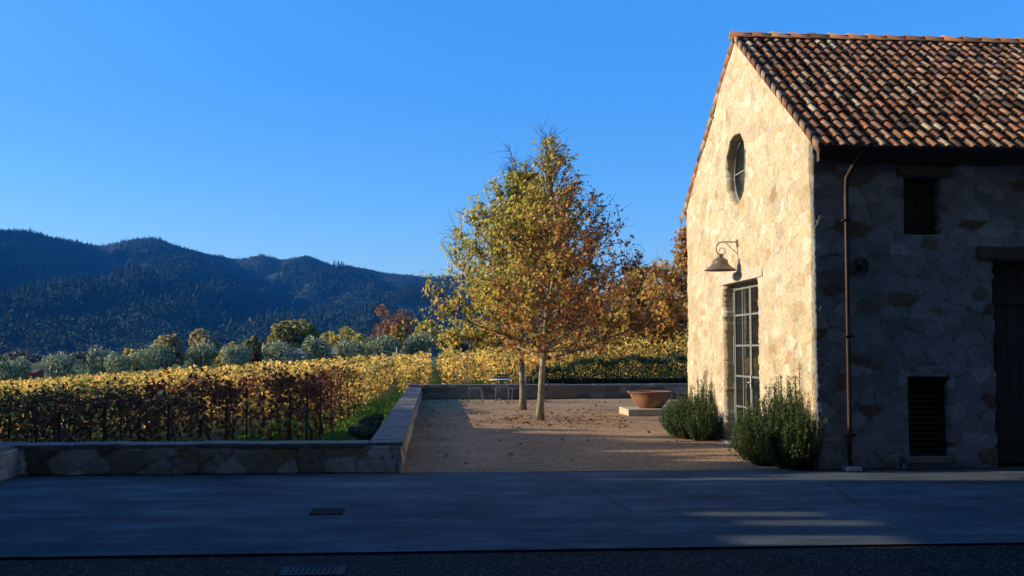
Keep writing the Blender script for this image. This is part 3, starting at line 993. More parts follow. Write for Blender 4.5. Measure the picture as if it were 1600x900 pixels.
def palette(n, cols, w, r, var=.28):
    cols = np.array(cols); w = np.array(w, float); w /= w.sum()
    return cols[r.choice(len(cols), n, p=w)] * r.uniform(1 - var, 1 + var, (n, 1))

# ------------------------------------------------------------------ plane trees in the court
def plane_tree(base, H, r0, first, prof, seed, colfn, nleaf, lean=(0, 0), leafr=.075, label='', nlimb=52, keepfn=None, group=None):
    r = np.random.default_rng(seed)
    root = tag(empty('plane_tree', base), label, 'tree', group)
    tk = MB()
    pts, rad = [], []
    nseg = 14
    for i in range(nseg + 1):
        t = i / nseg
        pts.append((lean[0] * t + .05 * math.sin(t * 5 + seed), lean[1] * t + .05 * math.cos(t * 4 + seed) - .05 * math.cos(seed), t * H * .97))
        rad.append(r0 * (1 - t) ** .9 * (1 + .35 * max(0, .06 - t) / .06) + .006)
    pts[0] = (pts[0][0], pts[0][1], -.05)
    tk.tube(pts, rad, 10)
    tk.build('trunk', MAT['bark'], root, True)
    P0 = np.array(pts)
    def on_trunk(z):
        return np.array([np.interp(z, P0[:, 2], P0[:, k]) for k in range(3)])
    lb, tw, leafP = MB(), MB(), []
    for i in range(nlimb):
        z = first + (H * .95 - first) * (i / nlimb) ** 1.12
        az = i * 2.39996 + r.normal() * .25
        el = R(min(70, 4 + 44 * ((z - first) / (H - first)) ** .45 + 18 * (z - first) / (H - first)) + r.normal() * 6)
        L = prof(z)
        L = max(.25, (prof(min(H, z + L * math.sin(el) * .9)) - .22) / (1.06 * math.cos(el))) * r.uniform(.8, 1.05)
        p = on_trunk(z)
        d = np.array((math.cos(az) * math.cos(el), math.sin(az) * math.cos(el), math.sin(el)))
        lp, lr = [], []
        ns = 7
        cur = p.copy()
        rr0 = min(.030, r0 * .34) * (1 - .6 * (z - first) / (H - first))
        for k in range(ns + 1):
            lp.append(cur.copy()); lr.append(rr0 * (1 - k / ns) ** .7 + .005)
            d = d + np.array((0, 0, .035)) + r.normal(0, .07, 3)
            d /= np.linalg.norm(d)
            cur = cur + d * (L * 1.12 / ns)
        while len(lp) > 3 and np.hypot(*(lp[-1][:2] - on_trunk(lp[-1][2])[:2])) > prof(float(lp[-1][2])) * 1.02:
            lp.pop(); lr.pop()
        ns = len(lp) - 1
        lb.tube(lp, lr, 6)
        lp = np.array(lp)
        nsub = max(5, int(L * 8))
        for j in range(nsub):
            t = r.uniform(.18, 1.0)
            q = np.array([np.interp(t * ns, np.arange(ns + 1), lp[:, k]) for k in range(3)])
            dd_ = (lp[min(ns, int(t * ns) + 1)] - lp[max(0, int(t * ns) - 1)])
            dd_ = dd_ / (np.linalg.norm(dd_) + 1e-6)
            sd_ = dd_ + r.normal(0, .55, 3) + np.array((0, 0, .28))
            sd_ /= np.linalg.norm(sd_)
            l2 = L * r.uniform(.22, .42) * (1.15 - .5 * t) + .12
            e_ = q + sd_ * l2
            if e_[2] > H + .12 or np.hypot(*(e_[:2] - on_trunk(e_[2])[:2])) > prof(float(min(e_[2], H))) * 1.08: l2 *= .4
            sp_, c2 = [q], q.copy()
            for k in range(4):
                sd_ = sd_ + r.normal(0, .12, 3) + np.array((0, 0, .04)); sd_ /= np.linalg.norm(sd_)
                c2 = c2 + sd_ * l2 / 4
                sp_.append(c2.copy())
            tw.tube(sp_, [.009, .008, .0065, .005, .0035], 4, False)
            for k in range(5):
                a = sp_[min(4, 1 + k % 4)]
                e = a + (sd_ + r.normal(0, .7, 3)) * r.uniform(.08, .24)
                tw.tube([a, e], [.0045, .003], 3, False)
                leafP.append((a, e))
    lb.build('limbs', MAT['bark'], root, True)
    tw.build('twigs', MAT['darkbark'], root)
    A = np.array([x[0] for x in leafP]); E = np.array([x[1] for x in leafP])
    pick = r.integers(0, len(A), nleaf)
    t = r.uniform(.1, 1.25, (nleaf, 1))
    P = A[pick] * (1 - t) + E[pick] * t + r.normal(0, .055, (nleaf, 3))
    env = np.array([prof(q) for q in np.clip(P[:, 2], 0, H + .3)])
    tx = np.interp(P[:, 2], P0[:, 2], P0[:, 0]); ty = np.interp(P[:, 2], P0[:, 2], P0[:, 1])
    env = np.where(P[:, 2] > H + .05, 0, env)
    P = P[np.hypot(P[:, 0] - tx, P[:, 1] - ty) < env * r.uniform(.86, 1.16, len(P))]
    if keepfn is not None:
        P = P[keepfn(P, r)]
    C = colfn(P, r)
    outw = P - np.array([0, 0, H * .45]); outw /= np.linalg.norm(outw, axis=1, keepdims=True) + 1e-6
    me = leaf_mesh('crown', P, r.uniform(.6, 1.2, len(P)) * leafr, C, 'maple', outw * .7 + np.array((-.8, -.45, .3)), .9, -.6, r)
    link('crown', me, MAT['leaf'], root)
    return root

YEL = [(.66, .53, .08), (.56, .49, .08), (.43, .42, .07), (.66, .46, .075)]
BRN = [(.46, .17, .05), (.56, .26, .075), (.34, .11, .04), (.64, .36, .09), (.20, .08, .04)]
GRN = [(.15, .20, .04), (.20, .23, .05)]
def crown_cols(bias):
    def fn(P, r):
        n = len(P)
        # leaves still green-yellow on the upper left, turned russet on the lower right
        s = -.42 * P[:, 0] + .24 * (P[:, 2] - 3.9) + bias + .35 * np.sin(P[:, 0] * 3 + P[:, 2] * 2.2) * np.sin(P[:, 1] * 2.6 + P[:, 2]) + r.normal(0, .42, n)
        y = palette(n, YEL, (3, 3, 2, 2), r); b_ = palette(n, BRN, (3, 4, 2, 3, 1), r); g_ = palette(n, GRN, (1, 1), r)
        c = np.where((s > .0)[:, None], y, b_)
        return np.where(((s > .4) & (r.random(n) < .38))[:, None], g_, c)
    return fn
def prof1(z):
    return float(np.interp(z, [1.2, 1.7, 2.5, 3.4, 4.4, 5.1, 5.8, 6.6], [2.2, 2.75, 2.65, 2.25, 1.75, 1.3, .85, .38]))
def keep1(P, r):
    th = np.where(P[:, 2] > 5.4, .30, np.where((P[:, 0] > 1.1) & (P[:, 2] > 3.6), .42, np.where(P[:, 2] > 4.4, .58, .78)))
    return r.random(len(P)) < th
plane_tree((2.39, 22.92, 0), 6.35, .078, 1.36, prof1, 11, crown_cols(-.05), 18500, (.25, .1), .060,
           'front plane tree with russet brown autumn leaves standing in the sunlit gravel', keepfn=keep1, group='autumn plane trees')
def prof2(z):
    return float(np.interp(z, [1.4, 2.2, 3.1, 4.0, 5.1, 6.0, 6.8], [2.2, 2.85, 2.75, 2.35, 1.75, 1.0, .3]))
def keep2(P, r):
    return r.random(len(P)) < np.where(P[:, 0] > 1.0, .5, .95)
plane_tree((2.36, 27.04, 0), 6.25, .080, 1.5, prof2, 23, crown_cols(.28), 21000, (-.12, .1), .068,
           'rear plane tree with leaning pale trunk and yellow green leaves', keepfn=keep2, group='autumn plane trees')

OR = [(.56, .26, .05), (.64, .38, .07), (.40, .16, .05), (.52, .40, .08), (.24, .10, .045)]
def col_or(P, r): return palette(len(P), OR, (3, 3, 2, 2, 1.5), r)
OG = [(.36, .31, .07), (.50, .37, .08), (.60, .36, .08), (.44, .22, .06)]
def col_og(P, r): return palette(len(P), OG, (3, 3, 2, 2), r)
def prof3(z): return float(np.interp(z, [1.0, 2.0, 3.4, 4.4, 5.0, 5.7], [2.8, 3.0, 2.4, 1.3, .8, .3]))
plane_tree((9.5, 38.0, gz(9.5, 38)), 5.5, .10, 1.2, prof3, 37, col_or, 7500, (.0, 0), .10,
           'orange brown tree half hidden behind the sunlit gable corner', group='autumn plane trees')
def prof4(z): return float(np.interp(z, [.8, 1.6, 2.8, 3.6, 4.5], [2.6, 2.9, 2.3, 1.4, .4]))
plane_tree((8.1, 41.0, gz(8.1, 41)), 4.3, .09, .9, prof4, 41, col_og, 9000, (.0, 0), .11,
           'lower olive brown tree between the front plane tree and the gable', group='autumn plane trees')

# ------------------------------------------------------------------ generic leafy trees and shrubs
def crown_points(n, rx, ry, rz, r, lobes=12, shell=.55, flat=0.0, spread=.62):
    """points in overlapping clumps filling an ellipsoid of radii rx, ry, rz centred on the origin"""
    L = []
    while len(L) < lobes:
        p = r.uniform(-1, 1, 3)
        if np.linalg.norm(p) < 1 and p[2] > -.85 + flat: L.append(p * spread)
    L = np.array(L); lr = r.uniform(.20, .46, lobes)
    k = r.integers(0, lobes, n)
    v = r.normal(size=(n, 3)); v /= np.linalg.norm(v, axis=1, keepdims=True)
    rad = lr[k] * (shell + (1 - shell) * r.random(n)) ** .5
    P = L[k] + v * rad[:, None]
    return P * np.array((rx, ry, rz)), v

def leafy(name, base, H, W, seed, cols, wts, label, cat, nleaf=900, lsize=.25, trunk_h=.8, trunk_r=.1, shape='quad', mat='leaf', group=None, upright=0.0, lobes=12, sparse=False, crown_lo=None, dir_up=0.0, spread=.66):
    r = np.random.default_rng(seed)
    root = tag(empty(name, base), label, cat, group)
    lo = crown_lo if crown_lo is not None else trunk_h * .6
    rz = (H - lo) / 2
    P, v = crown_points(nleaf, W / 2, W / 2, rz, r, lobes, spread=spread)
    P[:, 2] += lo + rz
    P[:, 2] = np.maximum(P[:, 2], .05)
    if dir_up: P[:, 2] += dir_up * np.abs(r.normal(size=nleaf)) * (P[:, 2] > lo + rz)
    t = MB()
    t.tube([(0, 0, -.15), (.03, 0, trunk_h * .5), (0, .02, trunk_h)], [trunk_r * 1.25, trunk_r, trunk_r * .8], 7)
    for q in range(7 if not sparse else 26):
        a = q * 2.4; l = W * .36 * r.uniform(.7, 1.1)
        top = (l * math.cos(a), l * math.sin(a), lo + rz * r.uniform(.7, 1.75))
        t.tube([(0, 0, trunk_h * .8), (top[0] * .45, top[1] * .45, trunk_h + (top[2] - trunk_h) * .6), top], [trunk_r * .6, trunk_r * .4, trunk_r * .12], 5)
    t.build('trunk', MAT['darkbark'], root, True)
    C = palette(nleaf, cols, wts, r, .25)
    me = leaf_mesh('crown', P, r.uniform(.6, 1.25, nleaf) * lsize, C, shape, v + np.array((-.3, 0, .2)), .7, upright, r)
    link('crown', me, MAT[mat], root)
    return root

def copy_tree(o, loc, rz, scale, label=None):
    c = o.copy(); COL.objects.link(c)
    c.location = loc; c.rotation_euler = (0, 0, rz); c.scale = scale
    if label: c['label'] = label
    for ch in list(o.children):
        d = ch.copy(); COL.objects.link(d); d.parent = c
        for gch in ch.children:
            e = gch.copy(); COL.objects.link(e); e.parent = d
    return c

OLV = [(.33, .36, .19), (.25, .28, .13), (.43, .45, .28), (.14, .17, .075)]
OLG = 'grey green olive trees in a row beyond the vineyard'
olab = ['leftmost grey green olive tree cut by the edge of the photo', 'olive tree right of the rust red house at the far left', 'taller of two touching olive trees, with a spiky top', 'smaller right hand one of two touching olive trees',
        'broad olive tree in front of the yellow and tan trees', 'olive tree standing before the tan bare crowned tree', 'olive tree just left of the dark red shrub', 'olive tree just right of the dark red shrub',
        'olive tree below the broad dark oak, right of the grey roof', 'olive tree in front of the yellow green round tree', 'olive tree left of the two pale posts, under the bare red tree', 'last olive tree on the right, dark sided, right of the pale posts']
osp = [(-33.7, 1.0, 3.35), (-30.3, 1.05, 3.2), (-27.4, .8, 3.4), (-25.5, .75, 3.2), (-22.8, 1.1, 3.45), (-19.3, .95, 3.3), (-16.2, .95, 3.25), (-12.9, 1.0, 3.05), (-9.8, .95, 3.1), (-6.9, .95, 3.0), (-4.2, .95, 3.0), (-1.4, 1.0, 2.95)]
olv = [leafy('olive_tree', (0, 0, 0), 3.2, 3.9, 60 + k, OLV, (3, 3, 2, 2), 'x', 'olive tree', 4200, .15, .9, .14, 'long', 'olive', OLG, .9, 13, crown_lo=.3, dir_up=.18, spread=.52) for k in range(3)]
for k, (x, w, h) in enumerate(osp):
    y = 85 + (k % 3) * .8
    loc, rz, scl = (x, y, gz(x, y)), k * 1.1, (w * 1.06, w * 1.06, h / 3.0)
    if k < 3:
        o = olv[k]; o.location = loc; o.rotation_euler = (0, 0, rz); o.scale = scl; o['label'] = olab[k]
    else:
        copy_tree(olv[k % 3], loc, rz, scl, olab[k])

TAN = [(.34, .23, .11), (.42, .30, .13), (.24, .17, .09), (.36, .31, .10)]
YL2 = [(.52, .41, .07), (.42, .38, .08), (.56, .34, .07), (.26, .26, .07)]
OAK = [(.20, .18, .05), (.27, .22, .06), (.14, .13, .045), (.38, .32, .07)]
RDB = [(.27, .12, .07), (.21, .095, .06), (.34, .17, .075)]
BG = 'autumn trees behind the olive row'
def bgt(x, y, top, w, seed, cols, label, n=1300, ls=.3, **kw):
    z = gz(x, y)
    return leafy('autumn_tree', (x, y, z), (top - z) * 1.14, w * 1.08, seed, cols, [1] * len(cols), label, 'tree', n, ls, max(.8, (top - z) * .3), .16, group=BG, **kw)
bgt(-28.0, 110, 2.9, 4.4, 70, TAN, 'tan thin leaved tree behind the broad olive, left one of a pair', 1300, .26)
bgt(-24.6, 112, 3.3, 4.6, 71, TAN, 'tan thin leaved tree with orange tips, right one of a pair', 1300, .26)
bgt(-31.0, 109, 2.3, 2.6, 72, YL2, 'small yellow tree at the left of the tan trees', 700, .26)
bgt(-21.4, 108, 2.3, 2.6, 73, YL2, 'small golden tree between two olives left of the red shrub', 700, .26)
bgt(-19.9, 114, 2.7, 3.2, 74, OAK, 'small olive green tree behind the golden one', 700, .28)
bgt(-17.6, 130, 5.0, 6.8, 75, OAK, 'broad domed dark oak with yellowing lower leaves', 2600, .33, lobes=20)
bgt(-11.2, 125, 4.1, 5.2, 76, YL2, 'round yellow green tree right of the broad oak', 1500, .28)
bgt(-5.1, 122, 6.7, 6.4, 77, RDB, 'tall reddish brown nearly bare tree rising over the olives', 1300, .20, sparse=True)
bgt(-8.2, 116, 3.2, 2.6, 84, YL2, 'small golden bush left of the bare reddish tree', 500, .24)
bgt(-4.3, 114, 3.9, 2.2, 78, [(.42, .19, .03), (.38, .26, .04)], 'narrow bright orange tree before the bare reddish tree', 500, .24)
bgt(-1.2, 110, 4.3, 3.8, 79, YL2, 'yellow tree partly behind the left edge of the plane tree', 1100, .27)
bgt(1.6, 96, 2.7, 3.6, 80, [(.14, .085, .05), (.10, .075, .04), (.12, .11, .04)], 'brown shrubby tree at the head of the vine rows', 900, .22)
bgt(5.5, 100, 3.6, 5.0, 81, OAK, 'dark tree seen in gaps below the plane tree crown', 900, .3)
bgt(11.5, 98, 4.2, 5.5, 82, OAK, 'dark tree behind the yellow vines, near the gable corner', 900, .3)
VG_ = 'hazy trees on the valley floor'
for k, (x, y, top, w) in enumerate([(-122, 310, .6, 15), (-108, 330, 1.2, 16), (-94, 305, .2, 13), (-83, 330, 1.8, 15), (-70, 345, 2.0, 14), (-134, 345, 1.6, 16)]):
    z = gz(x, y)
    leafy('valley_tree', (x, y, z), top - z, w, 90 + k, [(.075, .075, .05), (.055, .06, .04), (.11, .09, .06)], (2, 2, 1), 'hazy grey brown tree on the valley floor below the hills at left', 'tree', 700, .65, 1.0, .25, group=VG_)
leafy('red_shrub', (-16.4, 95, gz(-16.4, 95)), 2.75, 2.3, 97, [(.20, .04, .025), (.14, .03, .02), (.26, .07, .03)], (2, 2, 1), 'dark red leaved shrub between two olive trees', 'shrub', 600, .2, .6, .06, crown_lo=.1)

# farm houses seen between the olives
def cottage(x, y, w, d, h, rise, wallm, roofm, label):
    z = gz(x, y)
    root = tag(empty('farm_house', (x, y, z)), label, 'house')
    b = MB(); b.box(-w / 2, w / 2, -d / 2, d / 2, -.3, h); b.build('wall', wallm, root)
    b = MB()
    V = [(-w / 2 - .3, -d / 2 - .3, h), (w / 2 + .3, -d / 2 - .3, h), (w / 2 + .3, d / 2 + .3, h), (-w / 2 - .3, d / 2 + .3, h), (-w / 2 - .3, 0, h + rise), (w / 2 + .3, 0, h + rise)]
    b.add(V, [(0, 1, 5, 4), (2, 3, 4, 5), (0, 4, 3), (1, 2, 5), (3, 2, 1, 0)]); b.build('roof', roofm, root)
    b = MB(); b.box(-.45, .45, -d / 2 - .03, -d / 2 + .02, .8, 1.7); b.build('window', MAT['glass'], root)
    return root
cottage(-45.4, 120, 1.3, 3, 2.0, .4, MAT['redwall'], MAT['redwall'], 'rust red hut glimpsed between the two leftmost olives')
cottage(-37.5, 122, 2.6, 3, 2.6, .6, MAT['housewall'], MAT['greyroof'], 'small grey roofed building right of the second olive')
cottage(-15.3, 116, 3.4, 4, 2.1, .7, MAT['housewall'], MAT['greyroof'], 'grey roofed farm house behind the olive below the oak')
cottage(-10.9, 117, 3.8, 4, 1.9, .8, MAT['housewall'], MAT['greyroof'], 'low pale farm house roof between two olives below the round yellow tree')
for k, x in enumerate((-3.0, -2.62)):
    p = tag(empty('marker_post', (x, 80.5, gz(x, 80.5))), ('taller' if k == 0 else 'shorter') + ' of two pale posts before the olives', 'post', 'pale posts at the vineyard end')
    b = MB(); b.tube([(0, 0, -.2), (0, 0, 1.85 - .2 * k)], .05, 8); b.build('shaft', MAT['white'], p)
    b = MB(); b.lathe([(0, .06), (.06, .05), (.06, 0), (.05, -.02)], (0, 0, 1.85 - .2 * k), 8); b.build('cap', MAT['white'], p)

# ------------------------------------------------------------------ the vineyard
GOLD = [(.88, .54, .11), (.80, .54, .12), (.90, .63, .18), (.74, .37, .08), (.54, .45, .10)]
REDV = [(.16, .040, .024), (.20, .068, .030), (.10, .034, .021), (.25, .11, .038), (.09, .055, .024)]
GREV = [(.11, .15, .035), (.16, .19, .04), (.08, .11, .03)]
VROW = 'vine rows of the vineyard'
def vine_row(X0, d0, d1, label, seed, detail, H=1.13, right=False):
    r = np.random.default_rng(seed)
    z0 = gz(X0, d0 + .6)
    root = tag(empty('vine_row', (X0, d0, 0)), label, 'vine row', VROW)
    # choose leaf positions with a density that falls with distance
    dd_ = np.arange(d0, d1, .25)
    size = np.clip(.043 * np.maximum(1, dd_ / 25), .043, .13)
    dens = 2.5 / (size ** 2 * 1.5) * .25 * .52
    cnt = r.poisson(dens)
    y = np.repeat(dd_, cnt) + r.uniform(0, .25, cnt.sum())
    s = np.repeat(size, cnt) * r.uniform(.65, 1.25, cnt.sum())
    n = len(y)
    red = (smooth(29, 21, y) * (X0 < -1) + 0 * y) if not right else 0 * y
    red = red * (.35 + .65 * smooth(-13, -5, np.full(n, X0))) if X0 < -4 else red
    plant = np.floor(y / 1.6)
    pr = np.abs(np.sin(plant * 12.9898 + X0 * 78.233) * 43758.5453) % 1
    pr2 = np.abs(np.sin(plant * 4.898 + X0 * 7.23) * 23421.631) % 1
    hw = .34 + .08 * np.sin(y * 2.3 + X0) + .08 * (pr - .5)
    hw = hw * np.where(red > .4, .62, 1.0)
    top = H * (.95 + .24 * (pr2 - .5)) + .05 * np.sin(y * 5.1 + X0 * 3)
    bot = np.where(red > .5, .26, .30) + .12 * np.sin(y * 3.7 + X0)
    face = r.random(n)
    q = r.random(n)
    xx = np.where(face < .31, -hw, np.where(face < .62, hw, r.uniform(-1, 1, n) * hw)) + r.normal(0, .09, n)
    zz = np.where(face < .62, bot + (top - bot) * q ** .8, top + r.normal(0, .08, n))
    zz = np.where((face > .62) & (r.random(n) < .24), zz + r.uniform(0, .30, n) * r.random(n), zz)
    hang = (r.random(n) < .10) & (face < .62)
    zz = np.where(hang, bot - r.uniform(0, .22, n), zz)
    endcap = (y < d0 + 1.0) & (r.random(n) < .5)
    y = np.where(endcap, d0 + r.normal(0, .14, n), y); xx = np.where(endcap, r.uniform(-1, 1, n) * hw, xx); zz = np.where(endcap, bot + (top - bot) * r.random(n), zz)
    thin = np.where(red > .5, .50, 1.0)
    ok = r.random(n) < thin
    X = X0 + xx
    zg = terrain(np.full(n, X0), y)
    P = np.stack([xx, y - d0, zg + zz], -1)
    nb = np.stack([np.sign(xx) * (face < .62), 0 * xx, .3 + .7 * (face > .62)], -1)
    g = palette(n, GOLD, (3, 3, 2, 1.6, 1.4), r, .25); rd = palette(n, REDV, (3, 3, 2, 1.2, 1.5), r, .3); gr = palette(n, GREV, (2, 2, 2), r, .25)
    pred = red * .95 + .03 + .75 * ((pr > .965) & (red < .3)) + .1 * np.sin(y * 1.3 + X0) * (red > .1)
    pgr = .10 + .35 * (pr2 > .86) + .45 * smooth(-5, -9, np.full(n, X0)) * smooth(32, 24, y) + (.18 if right and X0 > 4 else 0)
    u1, u2 = r.random(n), r.random(n)
    C = np.where((u1 < pred)[:, None], rd, np.where((u2 < pgr)[:, None], gr, g))
    P, s, C, nb = P[ok], s[ok], C[ok], nb[ok]
    far = P[:, 1] + d0 > 26
    shape = 'vine' if d0 < 22 and X0 > -9 else 'hex'
    me = leaf_mesh('foliage', P, s * (1.15 if shape == 'vine' else .95), C, shape, nb, .8, -.5, r, .3)
    link('foliage', me, MAT['vine'], root)
    if detail:
        yend = min(d1, d0 + (19 if not right else 8))
        k = 0
        yy = d0 + .1
        while yy < yend:
            zz_ = gz(X0, yy)
            b = MB()
            if k % 2 == 0:
                b.tube([(.27, yy - d0, zz_ - .15), (.27, yy - d0, zz_ + 1.08)], .021, 6); b.build('post', MAT['iron'], root)
            else:
                j = r.normal(0, .05, 2)
                b.tube([(.20, yy - d0, zz_ - .1), (.20 + j[0], yy - d0 + j[1], zz_ + .3), (.06, yy - d0 + .1, zz_ + .62), (.05, yy - d0 + .5, zz_ + .70)], [.034, .028, .022, .014], 6); b.build('vine_trunk', MAT['darkbark'], root, True)
            k += 1
            yy += 1.0
        b = MB()
        for zw in (.68, 1.0):
            b.tube([(.12, 0, gz(X0, d0 + .6) + zw), (.12, (yend - d0) / 2, gz(X0, (d0 + yend) / 2) + zw), (.12, yend - d0, gz(X0, yend) + zw)], .004, 4)
        b.build('wire', MAT['iron'], root)
    return root

ordn = ['first', 'second', 'third', 'fourth', 'fifth', 'sixth']
vine_row(-.8, 34.5, 78, 'golden vine row ending at the far corner of the court side wall', 200, True)
for k in range(1, 21):
    X0 = -.8 - 1.6 * k
    d0 = max(15.0 + .35 * math.sin(k * 2.1), (abs(X0) - 2.4) / .56)
    if k == 1: lab = 'nearest vine row left of the court wall, dark red leaves over thin black posts'
    elif k <= 6: lab = ordn[k - 1] + ' vine row counted left from the court wall, its near end in shade'
    else: lab = 'vine row merging with its neighbours into the gold topped mass at the left'
    vine_row(X0, d0, 80, lab, 200 + k, k <= 6)
for k in range(0, 7):
    X0 = .8 + 1.6 * k
    if k == 0: lab = 'golden vine row end right of the grassy gap behind the court wall'
    elif k == 1: lab = 'golden vine row end straight behind the cafe table'
    elif k == 2: lab = 'golden vine row end directly behind the two plane trunks'
    else: lab = 'yellow green vine row rising behind the dark hedge and partly hidden'
    vine_row(X0, 34.35 - .15 * k if k < 4 else 33.9 + .2 * (k - 4) + .9, 70, lab, 240 + k, k <= 2, 1.18 if k < 3 else 1.42, True)

# dark hedge behind the far wall
r = np.random.default_rng(300)
hd = tag(empty('hedge', (7.5, 33.75, 0)), 'dark green clipped hedge behind the far court wall', 'hedge')
n = 15000
x = r.uniform(2.9, 12.4, n)
hh = np.interp(x, [2.9, 3.4, 4.2, 5.2, 7, 12.5], [.50, .85, 1.0, 1.2, 1.25, 1.32]) + .07 * np.sin(x * 4.1) + .05 * np.sin(x * 9.7)
y = 33.75 + r.uniform(-.5, .5, n)
f = r.random(n)
y = np.where(f < .6, 33.25 + r.normal(0, .06, n), y)
z = np.where(f < .6, r.random(n) * hh, hh + r.normal(0, .05, n))
P = np.stack([x - 7.5, y - 33.75, z], -1)
C = palette(n, [(.025, .05, .016), (.04, .07, .02), (.018, .035, .012)], (2, 1, 2), r, .3)
link('foliage', leaf_mesh('foliage', P, r.uniform(.6, 1.2, n) * .07, C, 'long', None, 0, .8, r), MAT['needle'], hd)
b = MB(); b.box(-4.4, 4.8, -.38, .38, 0, .62); b.build('inner_twigs', MAT['darkbark'], hd)

# rosemary bushes by the garden door
def rosemary(base, spots, seed, label, cols, w):
    r = np.random.default_rng(seed)
    root = tag(empty('rosemary_bush', base), label, 'bush', 'rosemary bushes beside the garden door')
    st, LP_, LC, LN = MB(), [], [], []
    for (sx, sy, rad, h, ns) in spots:
        for i in range(ns):
            a = r.uniform(0, 6.283); q = math.sqrt(r.random())
            bx_, by_ = sx + rad * .55 * q * math.cos(a), sy + rad * .55 * q * math.sin(a)
            H_ = h * r.uniform(.55, 1.0) * (1 - .35 * q * q) * (1.15 if r.random() < .12 else 1)
            lean = rad * .6 * q * r.uniform(.7, 1.3)
            tip = np.array((bx_ + lean * math.cos(a), by_ + lean * math.sin(a), H_))
            mid_ = np.array((bx_ + lean * .75 * math.cos(a), by_ + lean * .75 * math.sin(a), H_ * .5)) + r.normal(0, .02, 3)
            b0 = np.array((bx_, by_, 0))
            st.tube([b0, mid_, tip], [.006, .004, .002], 3, False)
            m_ = int(40 + 90 * H_)
            t = r.uniform(.04, 1.0, m_)[:, None]
            p = (1 - t) ** 2 * b0 + 2 * t * (1 - t) * (2 * mid_ - .5 * (b0 + tip)) + t * t * tip
            LP_.append(p + r.normal(0, .012, p.shape))
            c = palette(m_, cols, w, r, .25)
            LC.append(c)
    st.build('stems', MAT['darkbark'], root)
    P = np.concatenate(LP_); C = np.concatenate(LC)
    P[:, 2] = np.maximum(P[:, 2], .01)
    link('needles', leaf_mesh('needles', P, r.uniform(.6, 1.25, len(P)) * .021, C, 'long', None, 0, 1.4, r), MAT['needle'], root)
    return root
RC = [(.042, .088, .022), (.065, .125, .028), (.026, .056, .016), (.11, .17, .035)]
rosemary((4.66, 13.95, 0), [(0, 0, .44, 1.05, 330), (-.06, .60, .30, .74, 150), (.16, -.42, .40, 1.0, 240), (.22, .30, .22, 1.3, 70), (.24, -.15, .26, 1.32, 90)], 310,
         'large dark rosemary bush at the near corner of the sunlit gable', RC, (3, 3, 2, 1.8))
rosemary((4.58, 18.25, 0), [(0, 0, .38, .86, 260), (-.05, .5, .32, .80, 170), (.26, .1, .18, 1.35, 60), (.12, -.5, .28, .66, 150)], 311,
         'smaller rosemary bush on the far side of the garden door', RC, (3, 3, 3, .8))
def mound(loc, w, h, seed, label):
    return leafy('lavender_mound', loc, h, w, seed, [(.12, .15, .09), (.16, .19, .12), (.07, .10, .055)], (2, 1, 2), label, 'shrub', 2200, .045, .12, .02, 'long', 'needle', 'clipped mounds behind the court side wall', .6, 14, crown_lo=.0)
mound((-1.22, 17.6, gz(-1.22, 17.6)), .58, .40, 320, 'low grey green mound just behind the near end of the court side wall')
mound((-1.18, 19.6, gz(-1.18, 19.6)), .58, .42, 321, 'second low grey green mound, further back along the vineyard side of the court wall')

# ------------------------------------------------------------------ bowl on its plinth
pl = tag(empty('stone_plinth', (5.30, 24.9, 0)), 'low pale stone slab under the terracotta bowl', 'plinth')
b = MB(); b.box(-.70, .70, -.62, .62, -.02, .155, .018); b.build('slab', MAT['plinth'], pl)
bw = tag(empty('terracotta_bowl', (5.27, 24.95, .155)), 'wide rust brown terracotta bowl with flared rim on a stone slab', 'bowl')
b = MB()
b.lathe([(0, .0), (.24, .0), (.29, .02), (.36, .09), (.43, .18), (.475, .27), (.50, .345), (.545, .372), (.562, .385), (.558, .402), (.53, .408), (.485, .385), (.455, .30), (.40, .18), (.30, .08), (0, .05)], (0, 0, 0), 48)
b.build('bowl_body', MAT['terracotta'], bw, True)
b = MB(); b.lathe([(0, .30), (.2, .31), (.452, .30)], (0, 0, 0), 32); b.build('soil', MAT['darkbark'], bw, True)

# ------------------------------------------------------------------ cafe table and chairs
CH = 'metal chairs by the far court wall'
def chair(loc, rz, label):
    root = tag(empty('garden_chair', loc, rz), label, 'chair', CH)
    b = MB()
    for k in range(5):
        b.box(-.19, .19, -.18 + k * .075, -.12 + k * .075, .43, .445, .004)
    b.build('seat', MAT['chair'], root)
    b = MB()
    for k in range(3):
        b.box(-.19, .19, .20 + k * .012, .215 + k * .012, .60 + k * .08, .66 + k * .08, .004)
    b.build('backrest', MAT['chair'], root)
    for sx in (-1, 1):
        b = MB(); b.tube([(sx * .18, -.16, .43), (sx * .185, -.19, .36), (sx * .20, -.21, 0)], .011, 6); b.build('leg', MAT['steelframe'], root, True)
        b = MB(); b.tube([(sx * .20, .24, 0), (sx * .185, .17, .42), (sx * .185, .22, .62), (sx * .185, .25, .83)], .011, 6); b.build('leg', MAT['chair'], root, True)
    return root
chair((1.20, 30.4, 0), R(95), 'garden chair standing alone left of the small cafe table')
chair((2.05, 31.3, 0), R(-6), 'garden chair behind the cafe table, its slatted back above the top')
chair((2.42, 30.3, 0), R(-80), 'garden chair at the right side of the cafe table by the leaning trunk')
tb = tag(empty('cafe_table', (1.95, 30.5, 0)), 'small pale topped cafe table in front of the far wall', 'table')
b = MB(); b.lathe([(0, .70), (.34, .70), (.345, .69), (.34, .675), (0, .675)], (0, 0, 0), 28); b.build('tabletop', MAT['white'], tb)
b = MB(); b.tube([(0, 0, .67), (0, 0, .06)], .022, 8); b.build('column', MAT['chair'], tb)
